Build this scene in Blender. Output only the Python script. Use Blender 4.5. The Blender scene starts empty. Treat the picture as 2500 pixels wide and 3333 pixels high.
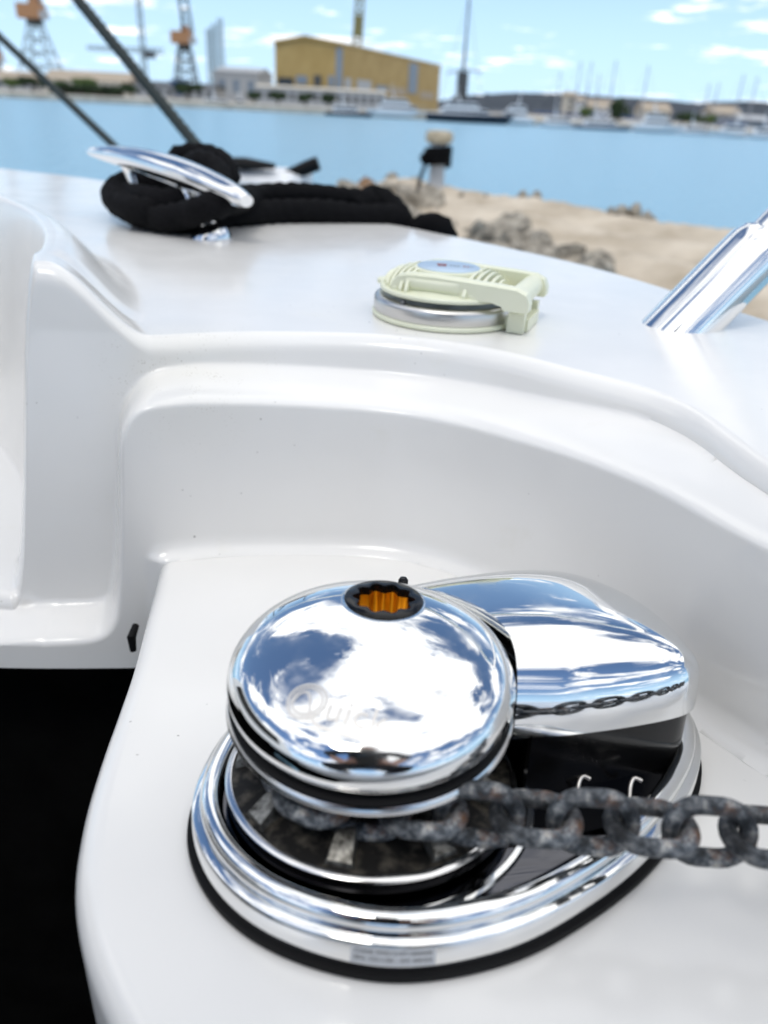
import bpy, bmesh, math, random
import numpy as np
from mathutils import Matrix, Vector
rng = random.Random(7)
scene = bpy.context.scene
col = scene.collection

# ------------------------------------------------------------------ camera
F_PX, CX, CY = 2500.0, 1250.0, 1666.5          # focal length and centre in photo pixels (2500 x 3333)
PITCH, ROLL, TILT = 27.9, 3.0, 8.0             # camera pitch / roll; outboard slope of the windlass platform
CAM_H = 2.2                                    # camera height above the water
CB = np.array([-.002, -.257, .225])            # camera in the boat frame (platform = z 0, windlass axis = origin)

def basis(p):
    p = math.radians(p); r = math.radians(ROLL)
    F = np.array([0, math.cos(p), -math.sin(p)]); r0 = np.array([1., 0, 0]); u0 = np.array([0, math.sin(p), math.cos(p)])
    return F, math.cos(r)*r0 + math.sin(r)*u0, -math.sin(r)*r0 + math.cos(r)*u0
FW, RW, UW = basis(PITCH)
FB, RB, UB = basis(PITCH - TILT)
CW = np.array([0, 0, CAM_H])
BM = Matrix.Translation((0, 0, CAM_H)) @ Matrix.Rotation(math.radians(-TILT), 4, 'X') @ Matrix.Translation(tuple(-CB))

cam_data = bpy.data.cameras.new('camera'); cam = bpy.data.objects.new('camera', cam_data); col.objects.link(cam)
cam_data.sensor_fit = 'VERTICAL'; cam_data.sensor_height = 36.0; cam_data.sensor_width = 27.0
cam_data.lens = 36.0*F_PX/3333.0
cam_data.clip_start = .01; cam_data.clip_end = 20000
mw = Matrix((tuple(RW), tuple(UW), tuple(-FW))).transposed().to_4x4(); mw.translation = tuple(CW)
cam.matrix_world = mw
cam_data.dof.use_dof = True; cam_data.dof.focus_distance = .40
cam_data.dof.aperture_fstop = (cam_data.lens/1000)/.0040
scene.camera = cam

# ------------------------------------------------------------------ sky, sun, exposure
SUN_EL, SUN_AZ = 66.0, 205.0                   # azimuth clockwise from +Y
SKY_STRENGTH = .1
world = bpy.data.worlds.new('World'); scene.world = world; world.use_nodes = True
wn, wl = world.node_tree.nodes, world.node_tree.links
wn.clear()
def wnode(t, **kw):
    n = wn.new(t)
    for k, v in kw.items(): setattr(n, k, v)
    return n
def wmath(op, a, b=None, clamp=False):
    n = wnode('ShaderNodeMath', operation=op, use_clamp=clamp)
    for i, s in enumerate((a, b)):
        if s is None: continue
        if isinstance(s, (int, float)): n.inputs[i].default_value = s
        else: wl.new(s, n.inputs[i])
    return n.outputs[0]
sky = wnode('ShaderNodeTexSky', sky_type='NISHITA', sun_disc=False)
sky.sun_elevation = math.radians(SUN_EL); sky.sun_rotation = math.radians(SUN_AZ)
sky.air_density = 1.0; sky.dust_density = .0; sky.ozone_density = 5.0
tc = wnode('ShaderNodeTexCoord'); sep = wnode('ShaderNodeSeparateXYZ'); wl.new(tc.outputs['Generated'], sep.inputs[0])
zz = wmath('ADD', wmath('MAXIMUM', sep.outputs[2], 0.0), .085)
cmb = wnode('ShaderNodeCombineXYZ')
wl.new(wmath('DIVIDE', sep.outputs[0], zz), cmb.inputs[0]); wl.new(wmath('DIVIDE', sep.outputs[1], zz), cmb.inputs[1])
cmb.inputs[2].default_value = 8.1
def wnoise(scale, detail, rough, dist):
    n = wnode('ShaderNodeTexNoise'); n.inputs['Scale'].default_value = scale; n.inputs['Detail'].default_value = detail
    n.inputs['Roughness'].default_value = rough; n.inputs['Distortion'].default_value = dist
    wl.new(cmb.outputs[0], n.inputs['Vector']); return n.outputs['Fac']
def wrange(v, a, b, c, d):
    n = wnode('ShaderNodeMapRange', interpolation_type='SMOOTHSTEP'); wl.new(v, n.inputs[0])
    for i, x in enumerate((a, b, c, d)): n.inputs[i+1].default_value = x
    return n.outputs[0]
n1 = wnoise(1.55, 10, .62, .35)
cover = wrange(sep.outputs[2], .02, .75, -.05, .088)         # a few streaks low down, broken cumulus higher
mask = wrange(wmath('ADD', n1, cover), .50, .605, 0, 1)
bright = wrange(wnoise(2.6, 7, .62, .1), .34, .60, .68, 1.0)
ccol = wnode('ShaderNodeMix', data_type='RGBA', blend_type='MULTIPLY'); ccol.inputs[0].default_value = 1.0
ccol.inputs[6].default_value = (14.0, 14.2, 14.5, 1)
cb = wnode('ShaderNodeCombineXYZ'); [wl.new(bright, cb.inputs[i]) for i in range(3)]
wl.new(cb.outputs[0], ccol.inputs[7])
mixw = wnode('ShaderNodeMix', data_type='RGBA'); wl.new(mask, mixw.inputs[0])
veil = wnode('ShaderNodeMix', data_type='RGBA'); wl.new(wrange(sep.outputs[2], -.01, .30, .85, 0), veil.inputs[0])   # bright thin air towards the horizon, all round
wl.new(sky.outputs[0], veil.inputs[6]); veil.inputs[7].default_value = (5.3, 7.9, 10.8, 1)
wl.new(veil.outputs[2], mixw.inputs[6]); wl.new(ccol.outputs[2], mixw.inputs[7])
bg = wnode('ShaderNodeBackground'); bg.inputs[1].default_value = SKY_STRENGTH
wl.new(mixw.outputs[2], bg.inputs[0])
wo = wnode('ShaderNodeOutputWorld'); wl.new(bg.outputs[0], wo.inputs[0])

sd = bpy.data.lights.new('sun', 'SUN'); sd.energy = .8; sd.angle = math.radians(17); sd.color = (1, .96, .9)
sun = bpy.data.objects.new('sun', sd); col.objects.link(sun)
e_, a_ = math.radians(SUN_EL), math.radians(SUN_AZ)
sdir = Vector((math.sin(a_)*math.cos(e_), math.cos(a_)*math.cos(e_), math.sin(e_)))
sun.rotation_euler = sdir.to_track_quat('Z', 'Y').to_euler(); sun.location = (0, 0, 30)
vs = scene.view_settings
vs.view_transform = 'Standard'; vs.look = 'None'; vs.gamma = 1; vs.use_curve_mapping = False; vs.exposure = .31
scene.cycles.max_bounces = 10; scene.cycles.glossy_bounces = 6
try: scene.cycles.use_denoising = True
except Exception: pass

# ------------------------------------------------------------------ pixel -> place helpers
def rayb(px, py): return FB + (px-CX)/F_PX*RB + (CY-py)/F_PX*UB
def rayw(px, py): return FW + (px-CX)/F_PX*RW + (CY-py)/F_PX*UW
def bz(px, py, z):
    d = rayb(px, py); return CB + (z-CB[2])/d[2]*d
def by(px, py, y):
    d = rayb(px, py); return CB + (y-CB[1])/d[1]*d
def wz(px, py, z):
    d = rayw(px, py); return CW + (z-CW[2])/d[2]*d
def wy(px, py, y):
    d = rayw(px, py); return CW + (y-CW[1])/d[1]*d

# ------------------------------------------------------------------ materials
def new_mat(name):
    m = bpy.data.materials.new(name); m.use_nodes = True
    b = m.node_tree.nodes['Principled BSDF']
    return m, m.node_tree.nodes, m.node_tree.links, b
def setp(b, **kw):
    for k, v in kw.items():
        k = k.replace('_', ' ')
        for s in b.inputs:
            if s.name.lower() == k.lower():
                s.default_value = v if not (isinstance(v, tuple) and len(v) == 3) else (*v, 1); break
def noise_node(n, l, scale, detail=4, rough=.55, coord='Object', dist=0):
    t = n.new('ShaderNodeTexCoord'); x = n.new('ShaderNodeTexNoise')
    x.inputs['Scale'].default_value = scale; x.inputs['Detail'].default_value = detail
    x.inputs['Roughness'].default_value = rough; x.inputs['Distortion'].default_value = dist
    l.new(t.outputs[coord], x.inputs['Vector']); return x
def ramp(n, l, src, stops):
    r = n.new('ShaderNodeValToRGB'); l.new(src, r.inputs[0])
    e = r.color_ramp.elements
    while len(e) < len(stops): e.new(.5)
    for el, (p, c) in zip(e, stops): el.position = p; el.color = (*c, 1) if len(c) == 3 else c
    return r
def bump(n, l, b, src, strength, dist=.01):
    u = n.new('ShaderNodeBump'); u.inputs['Strength'].default_value = strength; u.inputs['Distance'].default_value = dist
    l.new(src, u.inputs['Height']); l.new(u.outputs[0], b.inputs['Normal'])
def mat_noise(name, c1, c2, scale, rough=.6, metallic=0, bump_s=0, bump_d=.01, detail=5, lo=.35, hi=.65, **kw):
    m, n, l, b = new_mat(name)
    x = noise_node(n, l, scale, detail)
    r = ramp(n, l, x.outputs['Fac'], [(lo, c1), (hi, c2)])
    l.new(r.outputs[0], b.inputs['Base Color'])
    setp(b, roughness=rough, metallic=metallic, **kw)
    if bump_s: bump(n, l, b, x.outputs['Fac'], bump_s, bump_d)
    return m
def mat_gelcoat():
    m, n, l, b = new_mat('white_gelcoat')
    a = noise_node(n, l, 6, 3); base = ramp(n, l, a.outputs['Fac'], [(.3, (.79, .775, .745)), (.7, (.83, .815, .785))])
    tcv = n.new('ShaderNodeTexCoord'); s = n.new('ShaderNodeTexVoronoi'); s.inputs['Scale'].default_value = 85; l.new(tcv.outputs['Object'], s.inputs['Vector'])
    nz = noise_node(n, l, 900, 2); ad = n.new('ShaderNodeMath'); ad.operation = 'MULTIPLY_ADD'; l.new(nz.outputs['Fac'], ad.inputs[0]); ad.inputs[1].default_value = .08; l.new(s.outputs['Distance'], ad.inputs[2])
    sp = ramp(n, l, ad.outputs[0], [(.085, (1, 1, 1)), (.12, (0, 0, 0))])
    s2 = noise_node(n, l, 9, 4, .6); s2r = ramp(n, l, s2.outputs['Fac'], [(.55, (0, 0, 0)), (.66, (1, 1, 1))])
    mu = n.new('ShaderNodeMath'); mu.operation = 'MULTIPLY'; l.new(sp.outputs[0], mu.inputs[0]); l.new(s2r.outputs[0], mu.inputs[1])
    mx = n.new('ShaderNodeMix'); mx.data_type = 'RGBA'; l.new(mu.outputs[0], mx.inputs[0]); l.new(base.outputs[0], mx.inputs[6])
    mx.inputs[7].default_value = (.12, .10, .08, 1)
    st = noise_node(n, l, 14, 6, .65); str_ = ramp(n, l, st.outputs['Fac'], [(.62, (0, 0, 0)), (.78, (.35, .35, .35))])
    my = n.new('ShaderNodeMix'); my.data_type = 'RGBA'; l.new(str_.outputs[0], my.inputs[0]); l.new(mx.outputs[2], my.inputs[6])
    my.inputs[7].default_value = (.72, .69, .60, 1)
    # one worn patch of grime on the corner of the coaming
    vd = n.new('ShaderNodeVectorMath'); vd.operation = 'DISTANCE'; l.new(tcv.outputs['Object'], vd.inputs[0]); vd.inputs[1].default_value = (-.150, .295, .128)
    near_ = ramp(n, l, vd.outputs['Value'], [(.0, (1, 1, 1)), (.075, (0, 0, 0))])
    v2 = n.new('ShaderNodeTexVoronoi'); v2.inputs['Scale'].default_value = 420; l.new(tcv.outputs['Object'], v2.inputs['Vector'])
    v2r = ramp(n, l, v2.outputs['Distance'], [(.16, (1, 1, 1)), (.30, (0, 0, 0))]); nn2 = ramp(n, l, noise_node(n, l, 70, 4).outputs['Fac'], [(.48, (0, 0, 0)), (.66, (1, 1, 1))])
    m1 = n.new('ShaderNodeMath'); m1.operation = 'MULTIPLY'; l.new(near_.outputs[0], m1.inputs[0]); l.new(v2r.outputs[0], m1.inputs[1])
    m2 = n.new('ShaderNodeMath'); m2.operation = 'MULTIPLY'; l.new(m1.outputs[0], m2.inputs[0]); l.new(nn2.outputs[0], m2.inputs[1])
    m3 = n.new('ShaderNodeMath'); m3.operation = 'MULTIPLY'; l.new(m2.outputs[0], m3.inputs[0]); m3.inputs[1].default_value = .8
    mg = n.new('ShaderNodeMix'); mg.data_type = 'RGBA'; l.new(m3.outputs[0], mg.inputs[0]); l.new(my.outputs[2], mg.inputs[6]); mg.inputs[7].default_value = (.30, .26, .19, 1)
    m4 = n.new('ShaderNodeMath'); m4.operation = 'MULTIPLY'; l.new(near_.outputs[0], m4.inputs[0]); m4.inputs[1].default_value = .28
    mh = n.new('ShaderNodeMix'); mh.data_type = 'RGBA'; l.new(m4.outputs[0], mh.inputs[0]); l.new(mg.outputs[2], mh.inputs[6]); mh.inputs[7].default_value = (.70, .66, .54, 1)
    l.new(mh.outputs[2], b.inputs['Base Color'])
    rr = ramp(n, l, st.outputs['Fac'], [(.3, (.14, .14, .14)), (.75, (.28, .28, .28))]); l.new(rr.outputs[0], b.inputs['Roughness'])
    setp(b, coat_weight=.15, coat_roughness=.08)
    bump(n, l, b, noise_node(n, l, 30, 2).outputs['Fac'], .02, .002)
    return m
def mat_chrome(name='polished_steel', rough=.035, c=(.86, .86, .85)):
    m, n, l, b = new_mat(name)
    setp(b, base_color=c, metallic=1.0, roughness=rough)
    a = noise_node(n, l, 60, 5, .6); r = ramp(n, l, a.outputs['Fac'], [(.45, (rough,)*3), (.75, (rough+.13,)*3)])
    l.new(r.outputs[0], b.inputs['Roughness'])
    return m
def mat_chain():
    m, n, l, b = new_mat('weathered_galvanised_steel')
    a = noise_node(n, l, 260, 8, .7); c = ramp(n, l, a.outputs['Fac'], [(.36, (.008, .009, .011)), (.47, (.06, .07, .08)), (.56, (.19, .20, .21)), (.66, (.46, .45, .41))])
    r = noise_node(n, l, 90, 5, .65); rm = ramp(n, l, r.outputs['Fac'], [(.56, (0, 0, 0)), (.72, (1, 1, 1))])
    x = n.new('ShaderNodeMix'); x.data_type = 'RGBA'; l.new(rm.outputs[0], x.inputs[0]); l.new(c.outputs[0], x.inputs[6]); x.inputs[7].default_value = (.13, .06, .028, 1)
    big = ramp(n, l, noise_node(n, l, 55, 3).outputs['Fac'], [(.38, (.25, .25, .26)), (.62, (1.25, 1.25, 1.25))])
    xm = n.new('ShaderNodeMix'); xm.data_type = 'RGBA'; xm.blend_type = 'MULTIPLY'; xm.inputs[0].default_value = 1; l.new(x.outputs[2], xm.inputs[6]); l.new(big.outputs[0], xm.inputs[7])
    l.new(xm.outputs[2], b.inputs['Base Color']); setp(b, metallic=.15, roughness=.58)
    bump(n, l, b, a.outputs['Fac'], .6, .0012); return m
def mat_plain(name, c, rough=.5, metallic=0, **kw):
    m, n, l, b = new_mat(name)
    x = noise_node(n, l, 18, 4); v = tuple(min(1, k*1.1+.003) for k in c); d = tuple(k*.88 for k in c)
    r = ramp(n, l, x.outputs['Fac'], [(.3, d), (.7, v)]); l.new(r.outputs[0], b.inputs['Base Color'])
    setp(b, roughness=rough, metallic=metallic, **kw); return m
M = dict(
    gel=mat_gelcoat(), chrome=mat_chrome(), brushed=mat_chrome('brushed_steel', .16, (.78, .77, .76)),
    etched=mat_chrome('etched_steel', .38, (.70, .67, .63)), chain=mat_chain(),
    gypsy=mat_noise('stained_gypsy_metal', (.012, .011, .010), (.16, .14, .11), 130, .55, .5, .5, .001, 8, .48, .78),
    dull_steel=mat_chrome('dull_steel', .30, (.60, .59, .57)),
    rough_steel=mat_noise('worn_cast_steel', (.05, .047, .04), (.34, .33, .30), 300, .42, .85, .5, .0006, 6),
    black=mat_plain('black_plastic', (.003, .003, .0033), .16, specular_ior_level=.3), rubber=mat_plain('black_rubber', (.004, .004, .0045), .6, specular_ior_level=.15),
    brass=mat_noise('brass', (.60, .36, .06), (.85, .56, .14), 90, .28, 1.0),
    cream=mat_noise('cream_plastic', (.74, .75, .56), (.79, .80, .63), 12, .4),
    dark_chrome=mat_chrome('smoked_steel', .03, (.10, .10, .11)),
    paper=mat_plain('white_label_paper', (.62, .63, .64), .6), ink=mat_plain('black_ink', (.02, .02, .022), .6),
    badge=mat_chrome('blue_badge', .42, (.58, .70, .82)), red=mat_plain('red_brown_print', (.30, .06, .06), .5), grey_print=mat_plain('grey_print', (.25, .30, .34), .5),
    rope=mat_noise('black_rope', (.002, .002, .0025), (.007, .007, .008), 400, .95, 0, .6, .0006, specular_ior_level=.15),
    line=mat_noise('dark_green_grey_line', (.012, .018, .018), (.03, .042, .04), 300, .8),
    locker=mat_plain('locker_shade_black', (.0015, .0015, .0015), .95, specular_ior_level=.05), red_wire=mat_plain('red_cable', (.25, .03, .015), .5),  # locker black stands in for the shade inside the cavity
    net=mat_noise('dark_green_net', (.004, .006, .003), (.016, .022, .010), 200, .9),
)

# ------------------------------------------------------------------ mesh helpers
def link(o):
    col.objects.link(o); return o
class MB:
    """collects verts and faces of ONE mesh"""
    def __init__(s): s.v = []; s.f = []
    def add(s, v, f):
        o = len(s.v); s.v += [tuple(map(float, p)) for p in v]; s.f += [tuple(i+o for i in q) for q in f]; return s
    def grid(s, P, closed_u=False, closed_v=False, flip=False):
        nu, nv = len(P), len(P[0]); v = [p for row in P for p in row]; f = []
        for i in range(nu if closed_u else nu-1):
            for j in range(nv if closed_v else nv-1):
                a, b = i*nv+j, i*nv+(j+1) % nv; c, d = ((i+1) % nu)*nv+(j+1) % nv, ((i+1) % nu)*nv+j
                f.append((a, d, c, b) if flip else (a, b, c, d))
        return s.add(v, f)
    def lathe(s, prof, n=64, c=(0, 0), z0=0):
        P = [[(c[0]+r*math.cos(2*math.pi*j/n), c[1]+r*math.sin(2*math.pi*j/n), z0+z) for j in range(n)] for r, z in prof]
        return s.grid(P, False, True)
    def box(s, c, d, rz=0, bev=0):
        hx, hy, hz = d[0]/2, d[1]/2, d[2]/2; cs, sn = math.cos(rz), math.sin(rz)
        v = [(c[0]+x*cs-y*sn, c[1]+x*sn+y*cs, c[2]+z) for x in (-hx, hx) for y in (-hy, hy) for z in (-hz, hz)]
        return s.add(v, [(0, 1, 3, 2), (4, 6, 7, 5), (0, 4, 5, 1), (2, 3, 7, 6), (0, 2, 6, 4), (1, 5, 7, 3)])
    def tube(s, path, rad, n=12, closed=False, cap=True, ell=1.0):
        P = [np.array(p, float) for p in path]; N = len(P); rings = []
        up = np.array([0, 0, 1.]); 
        for i in range(N):
            t = (P[(i+1) % N]-P[i-1]) if closed else (P[min(i+1, N-1)]-P[max(i-1, 0)])
            t = t/(np.linalg.norm(t)+1e-12)
            if i == 0:
                a = np.cross(t, up)
                if np.linalg.norm(a) < 1e-3: a = np.cross(t, [1., 0, 0])
            else: a = a - t*np.dot(a, t)
            a = a/np.linalg.norm(a); b = np.cross(t, a)
            r = rad[i] if hasattr(rad, '__len__') else rad
            rings.append([P[i]+r*(math.cos(q)*a+ell*math.sin(q)*b) for q in (2*math.pi*j/n for j in range(n))])
        o = len(s.v); s.grid(rings, closed, True, True)
        if cap and not closed:
            s.f.append(tuple(o+j for j in range(n))[::1]); s.f.append(tuple(o+(N-1)*n+j for j in range(n))[::-1])
        return s
    def rope(s, path, R, pitch, n=18, strands=3, phase=0):
        """laid rope: three-lobed section turning along the path"""
        P = resample(path, R*.45); N = len(P); rings = []; L = 0
        for i in range(N):
            t = P[min(i+1, N-1)]-P[max(i-1, 0)]; t = t/(np.linalg.norm(t)+1e-12)
            if i == 0:
                a = np.cross(t, [0, 0, 1.])
                if np.linalg.norm(a) < 1e-3: a = np.cross(t, [1., 0, 0])
            else: a = a-t*np.dot(a, t); L += np.linalg.norm(P[i]-P[i-1])
            a = a/np.linalg.norm(a); b = np.cross(t, a); ph = phase+2*math.pi*L/pitch
            ring = []
            for j in range(n):
                q = 2*math.pi*j/n; rr = R*(.70+.3*abs(math.cos(strands*(q-ph)/2))**.8)
                ring.append(P[i]+rr*(math.cos(q)*a+math.sin(q)*b))
            rings.append(ring)
        o = len(s.v); s.grid(rings, False, True, True)
        s.f.append(tuple(o+j for j in range(n))); s.f.append(tuple(o+(N-1)*n+j for j in range(n))[::-1]); return s
    def prism(s, out, z0, z1):
        n = len(out); v = [(x, y, z0) for x, y in out]+[(x, y, z1) for x, y in out]
        f = [tuple(range(n))[::-1], tuple(range(n, 2*n))]+[(i, (i+1) % n, n+(i+1) % n, n+i) for i in range(n)]
        return s.add(v, f)
    def build(s, name, mat, parent=None, M4=None, smooth=40):
        me = bpy.data.meshes.new(name); me.from_pydata(s.v, [], s.f); me.update()
        bm = bmesh.new(); bm.from_mesh(me); bmesh.ops.remove_doubles(bm, verts=bm.verts, dist=1e-7); bmesh.ops.recalc_face_normals(bm, faces=bm.faces); bm.to_mesh(me); bm.free()
        if smooth:
            me.polygons.foreach_set('use_smooth', [True]*len(me.polygons))
            me.set_sharp_from_angle(angle=math.radians(smooth))
        me.materials.append(mat)
        o = link(bpy.data.objects.new(name, me))
        if parent: o.parent = parent
        if M4 is not None: o.matrix_world = M4
        return o
def resample(path, step):
    P = [np.array(p, float) for p in path]; out = []
    for i in range(len(P)-1):          # Catmull-Rom
        p0, p1, p2, p3 = P[max(i-1, 0)], P[i], P[i+1], P[min(i+2, len(P)-1)]
        n = max(2, int(np.linalg.norm(p2-p1)/step))
        for k in range(n):
            t = k/n; out.append(.5*((2*p1)+(-p0+p2)*t+(2*p0-5*p1+4*p2-p3)*t*t+(-p0+3*p1-3*p2+p3)*t**3))
    out.append(P[-1]); return out
def closed_spline(pts, n):
    P = [np.array(p, float) for p in pts]; N = len(P); out = []
    for i in range(N):
        p0, p1, p2, p3 = P[i-1], P[i], P[(i+1) % N], P[(i+2) % N]
        for k in range(n):
            t = k/n; out.append(.5*((2*p1)+(-p0+p2)*t+(2*p0-5*p1+4*p2-p3)*t*t+(-p0+3*p1-3*p2+p3)*t**3))
    return out
def offset_poly(pts, d):
    """move a counter-clockwise outline outward by d"""
    N = len(pts); out = []
    for i in range(N):
        t = np.array(pts[(i+1) % N][:2])-np.array(pts[i-1][:2]); t = t/(np.linalg.norm(t)+1e-12)
        out.append((pts[i][0]+t[1]*d, pts[i][1]-t[0]*d))
    return out
def tag(o, label=None, cat=None, group=None, kind=None):
    if label: o['label'] = label
    if cat: o['category'] = cat
    if group: o['group'] = group
    if kind: o['kind'] = kind
    return o
def thing(name, label, cat, M4=None, group=None, loc=(0, 0, 0)):
    o = link(bpy.data.objects.new(name, None)); o.empty_display_size = .05
    o.matrix_world = M4 if M4 is not None else Matrix.Translation(loc)
    return tag(o, label, cat, group)
def bframe(p): return BM @ Matrix.Translation(tuple(p))        # boat frame moved to point p
def smooth(a, b, x):
    t = np.clip((x-a)/(b-a), 0, 1); return t*t*(3-2*t)

# ================================================================== SETTING: sea
def build_sea():
    m, n, l, b = new_mat('sea_water')
    setp(b, base_color=(.25, .46, .60), roughness=.25, ior=1.33)
    t = n.new('ShaderNodeTexCoord'); mp = n.new('ShaderNodeMapping'); l.new(t.outputs['Object'], mp.inputs[0])
    x = n.new('ShaderNodeTexNoise'); x.inputs['Scale'].default_value = 1.6; x.inputs['Detail'].default_value = 6; x.inputs['Roughness'].default_value = .62
    l.new(mp.outputs[0], x.inputs['Vector'])
    y = n.new('ShaderNodeTexNoise'); y.inputs['Scale'].default_value = .07; y.inputs['Detail'].default_value = 3; l.new(mp.outputs[0], y.inputs['Vector'])
    a = n.new('ShaderNodeMath'); a.operation = 'MULTIPLY_ADD'; l.new(y.outputs['Fac'], a.inputs[0]); a.inputs[1].default_value = 1.5; l.new(x.outputs['Fac'], a.inputs[2])
    bump(n, l, b, a.outputs[0], 1.0, .30)
    o = MB().grid([[(x_, y_, 0) for x_ in (-9000, -400, -60, 60, 400, 9000)] for y_ in (-6000, -200, 0, 60, 400, 12000)]).build('sea', m, smooth=0)
    tag(o, kind='structure')
build_sea()

# ================================================================== BOAT deck moulding
def plan_curve():
    pts = [(-1.25, .225), (-.8, .225), (-.5, .225), (-.3, .228), (-.2, .236), (-.165, .243), (-.12, .260), (-.06, .272), (0, .274), (.05, .254), (.1, .205),
           (.135, .150), (.158, .095), (.178, .056), (.205, .022), (.245, .0), (.32, -.012), (.6, -.03)]
    P = np.array([p for p in resample([(x, y, 0) for x, y in pts], .002)])[:, :2]
    s = np.concatenate([[0], np.cumsum(np.linalg.norm(np.diff(P, axis=0), axis=1))])
    return P, s
PLAN, PLAN_S = plan_curve()
def plan_at(a):
    return np.stack([np.interp(a, PLAN_S, PLAN[:, 0]), np.interp(a, PLAN_S, PLAN[:, 1])], -1)
def pix_on_wall(px, py):
    """pixel -> (a, z) on the vertical wall that stands on the plan curve"""
    d = rayb(px, py); dirv = d[:2]; nrm = np.array([-dirv[1], dirv[0]])
    side = (PLAN-CB[:2]) @ nrm
    for i in range(len(side)-1):
        if side[i] >= 0 > side[i+1]:
            t = side[i]/(side[i]-side[i+1]); q = PLAN[i]+t*(PLAN[i+1]-PLAN[i])
            s = ((q-CB[:2]) @ dirv)/(dirv @ dirv)
            return PLAN_S[i]+t*(PLAN_S[i+1]-PLAN_S[i]), CB[2]+s*d[2]
    return None
def seg_dist(A, Z, poly):
    D = np.full(A.shape, 1e9)
    for (a0, z0), (a1, z1) in zip(poly[:-1], poly[1:]):
        dx, dz = a1-a0, z1-z0; L = dx*dx+dz*dz+1e-15
        t = np.clip(((A-a0)*dx+(Z-z0)*dz)/L, 0, 1)
        D = np.minimum(D, np.hypot(A-a0-t*dx, Z-z0-t*dz))
    return D
def inside(A, Z, poly):
    c = np.zeros(A.shape, bool); n = len(poly)
    for i in range(n):
        (x0, y0), (x1, y1) = poly[i], poly[(i+1) % n]
        cond = ((y0 > Z) != (y1 > Z)) & (A < (x1-x0)*(Z-y0)/((y1-y0) if abs(y1-y0) > 1e-12 else 1e-12)+x0)
        c ^= cond
    return c
DK = .14
def deck_plane(x, y): return .15+DK*(y-.32)
CREST = np.array([(.02, -.2), (-.162, .14), (-.247, .300), (-.260, .345), (-.282, .405), (-.314, .470), (-.357, .540), (-.412, .612), (-.482, .690), (-.572, .775), (-.81, .96), (-1.4, 1.36)])
CREST = np.array(resample([(x, y, 0) for x, y in CREST], .012))[:, :2]
def ridge(x, y):
    """height of the coaming above the deck; full height on its inner (left) side"""
    x = np.asarray(x, float); y = np.asarray(y, float)
    D = np.full(np.broadcast(x, y).shape, 1e9); S = np.zeros_like(D)
    for (x0, y0), (x1, y1) in zip(CREST[:-1], CREST[1:]):
        dx, dy = x1-x0, y1-y0; L = dx*dx+dy*dy
        t = np.clip(((x-x0)*dx+(y-y0)*dy)/L, 0, 1); q = np.hypot(x-x0-t*dx, y-y0-t*dy)
        side = ((x-x0)*dy-(y-y0)*dx)/math.sqrt(L)
        S = np.where(q < D, np.sign(side), S); D = np.minimum(D, q)
    sd = D*S                                              # positive on the outboard (right) side
    return .049*(1-smooth(.0, .066, sd)), sd
FLOOR = float(by(70, 1905, .29)[2])+.010
def top_z(x, y):
    h, sd = ridge(x, y); up = deck_plane(x, y)+h
    w = smooth(-.044, -.006, sd)                          # inner side of the coaming falls to a shelf
    fl = FLOOR+.06*(np.asarray(y)-.29)
    return fl+(up-fl)*w
GUN = np.array([(.75, -.9), (.60, -.25), (.50, .08), (.42, .285), (.339, .471), (.246, .666), (.157, .787), (-.002, .956), (-.148, 1.042), (-.38, 1.21), (-.614, 1.388), (-.855, 1.511), (-1.4, 1.80)])
GUNS = np.array(resample([(x, y, 0) for x, y in GUN], .01))[:, :2]
def gun_dist(p, n):
    nr = np.array([-n[1], n[0]]); s = (GUNS-p) @ nr; best = None
    for i in range(len(s)-1):
        if (s[i] > 0) != (s[i+1] > 0):
            t = s[i]/(s[i]-s[i+1]); q = GUNS[i]+t*(GUNS[i+1]-GUNS[i]); d = (q-p) @ n
            if d > 0 and (best is None or d < best): best = d
    return best or .6
boat = thing('motor_boat', 'white gelcoat bow deck of a motor boat with moulded coaming and recessed anchor well', 'boat', bframe((0, 0, 0)))
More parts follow.
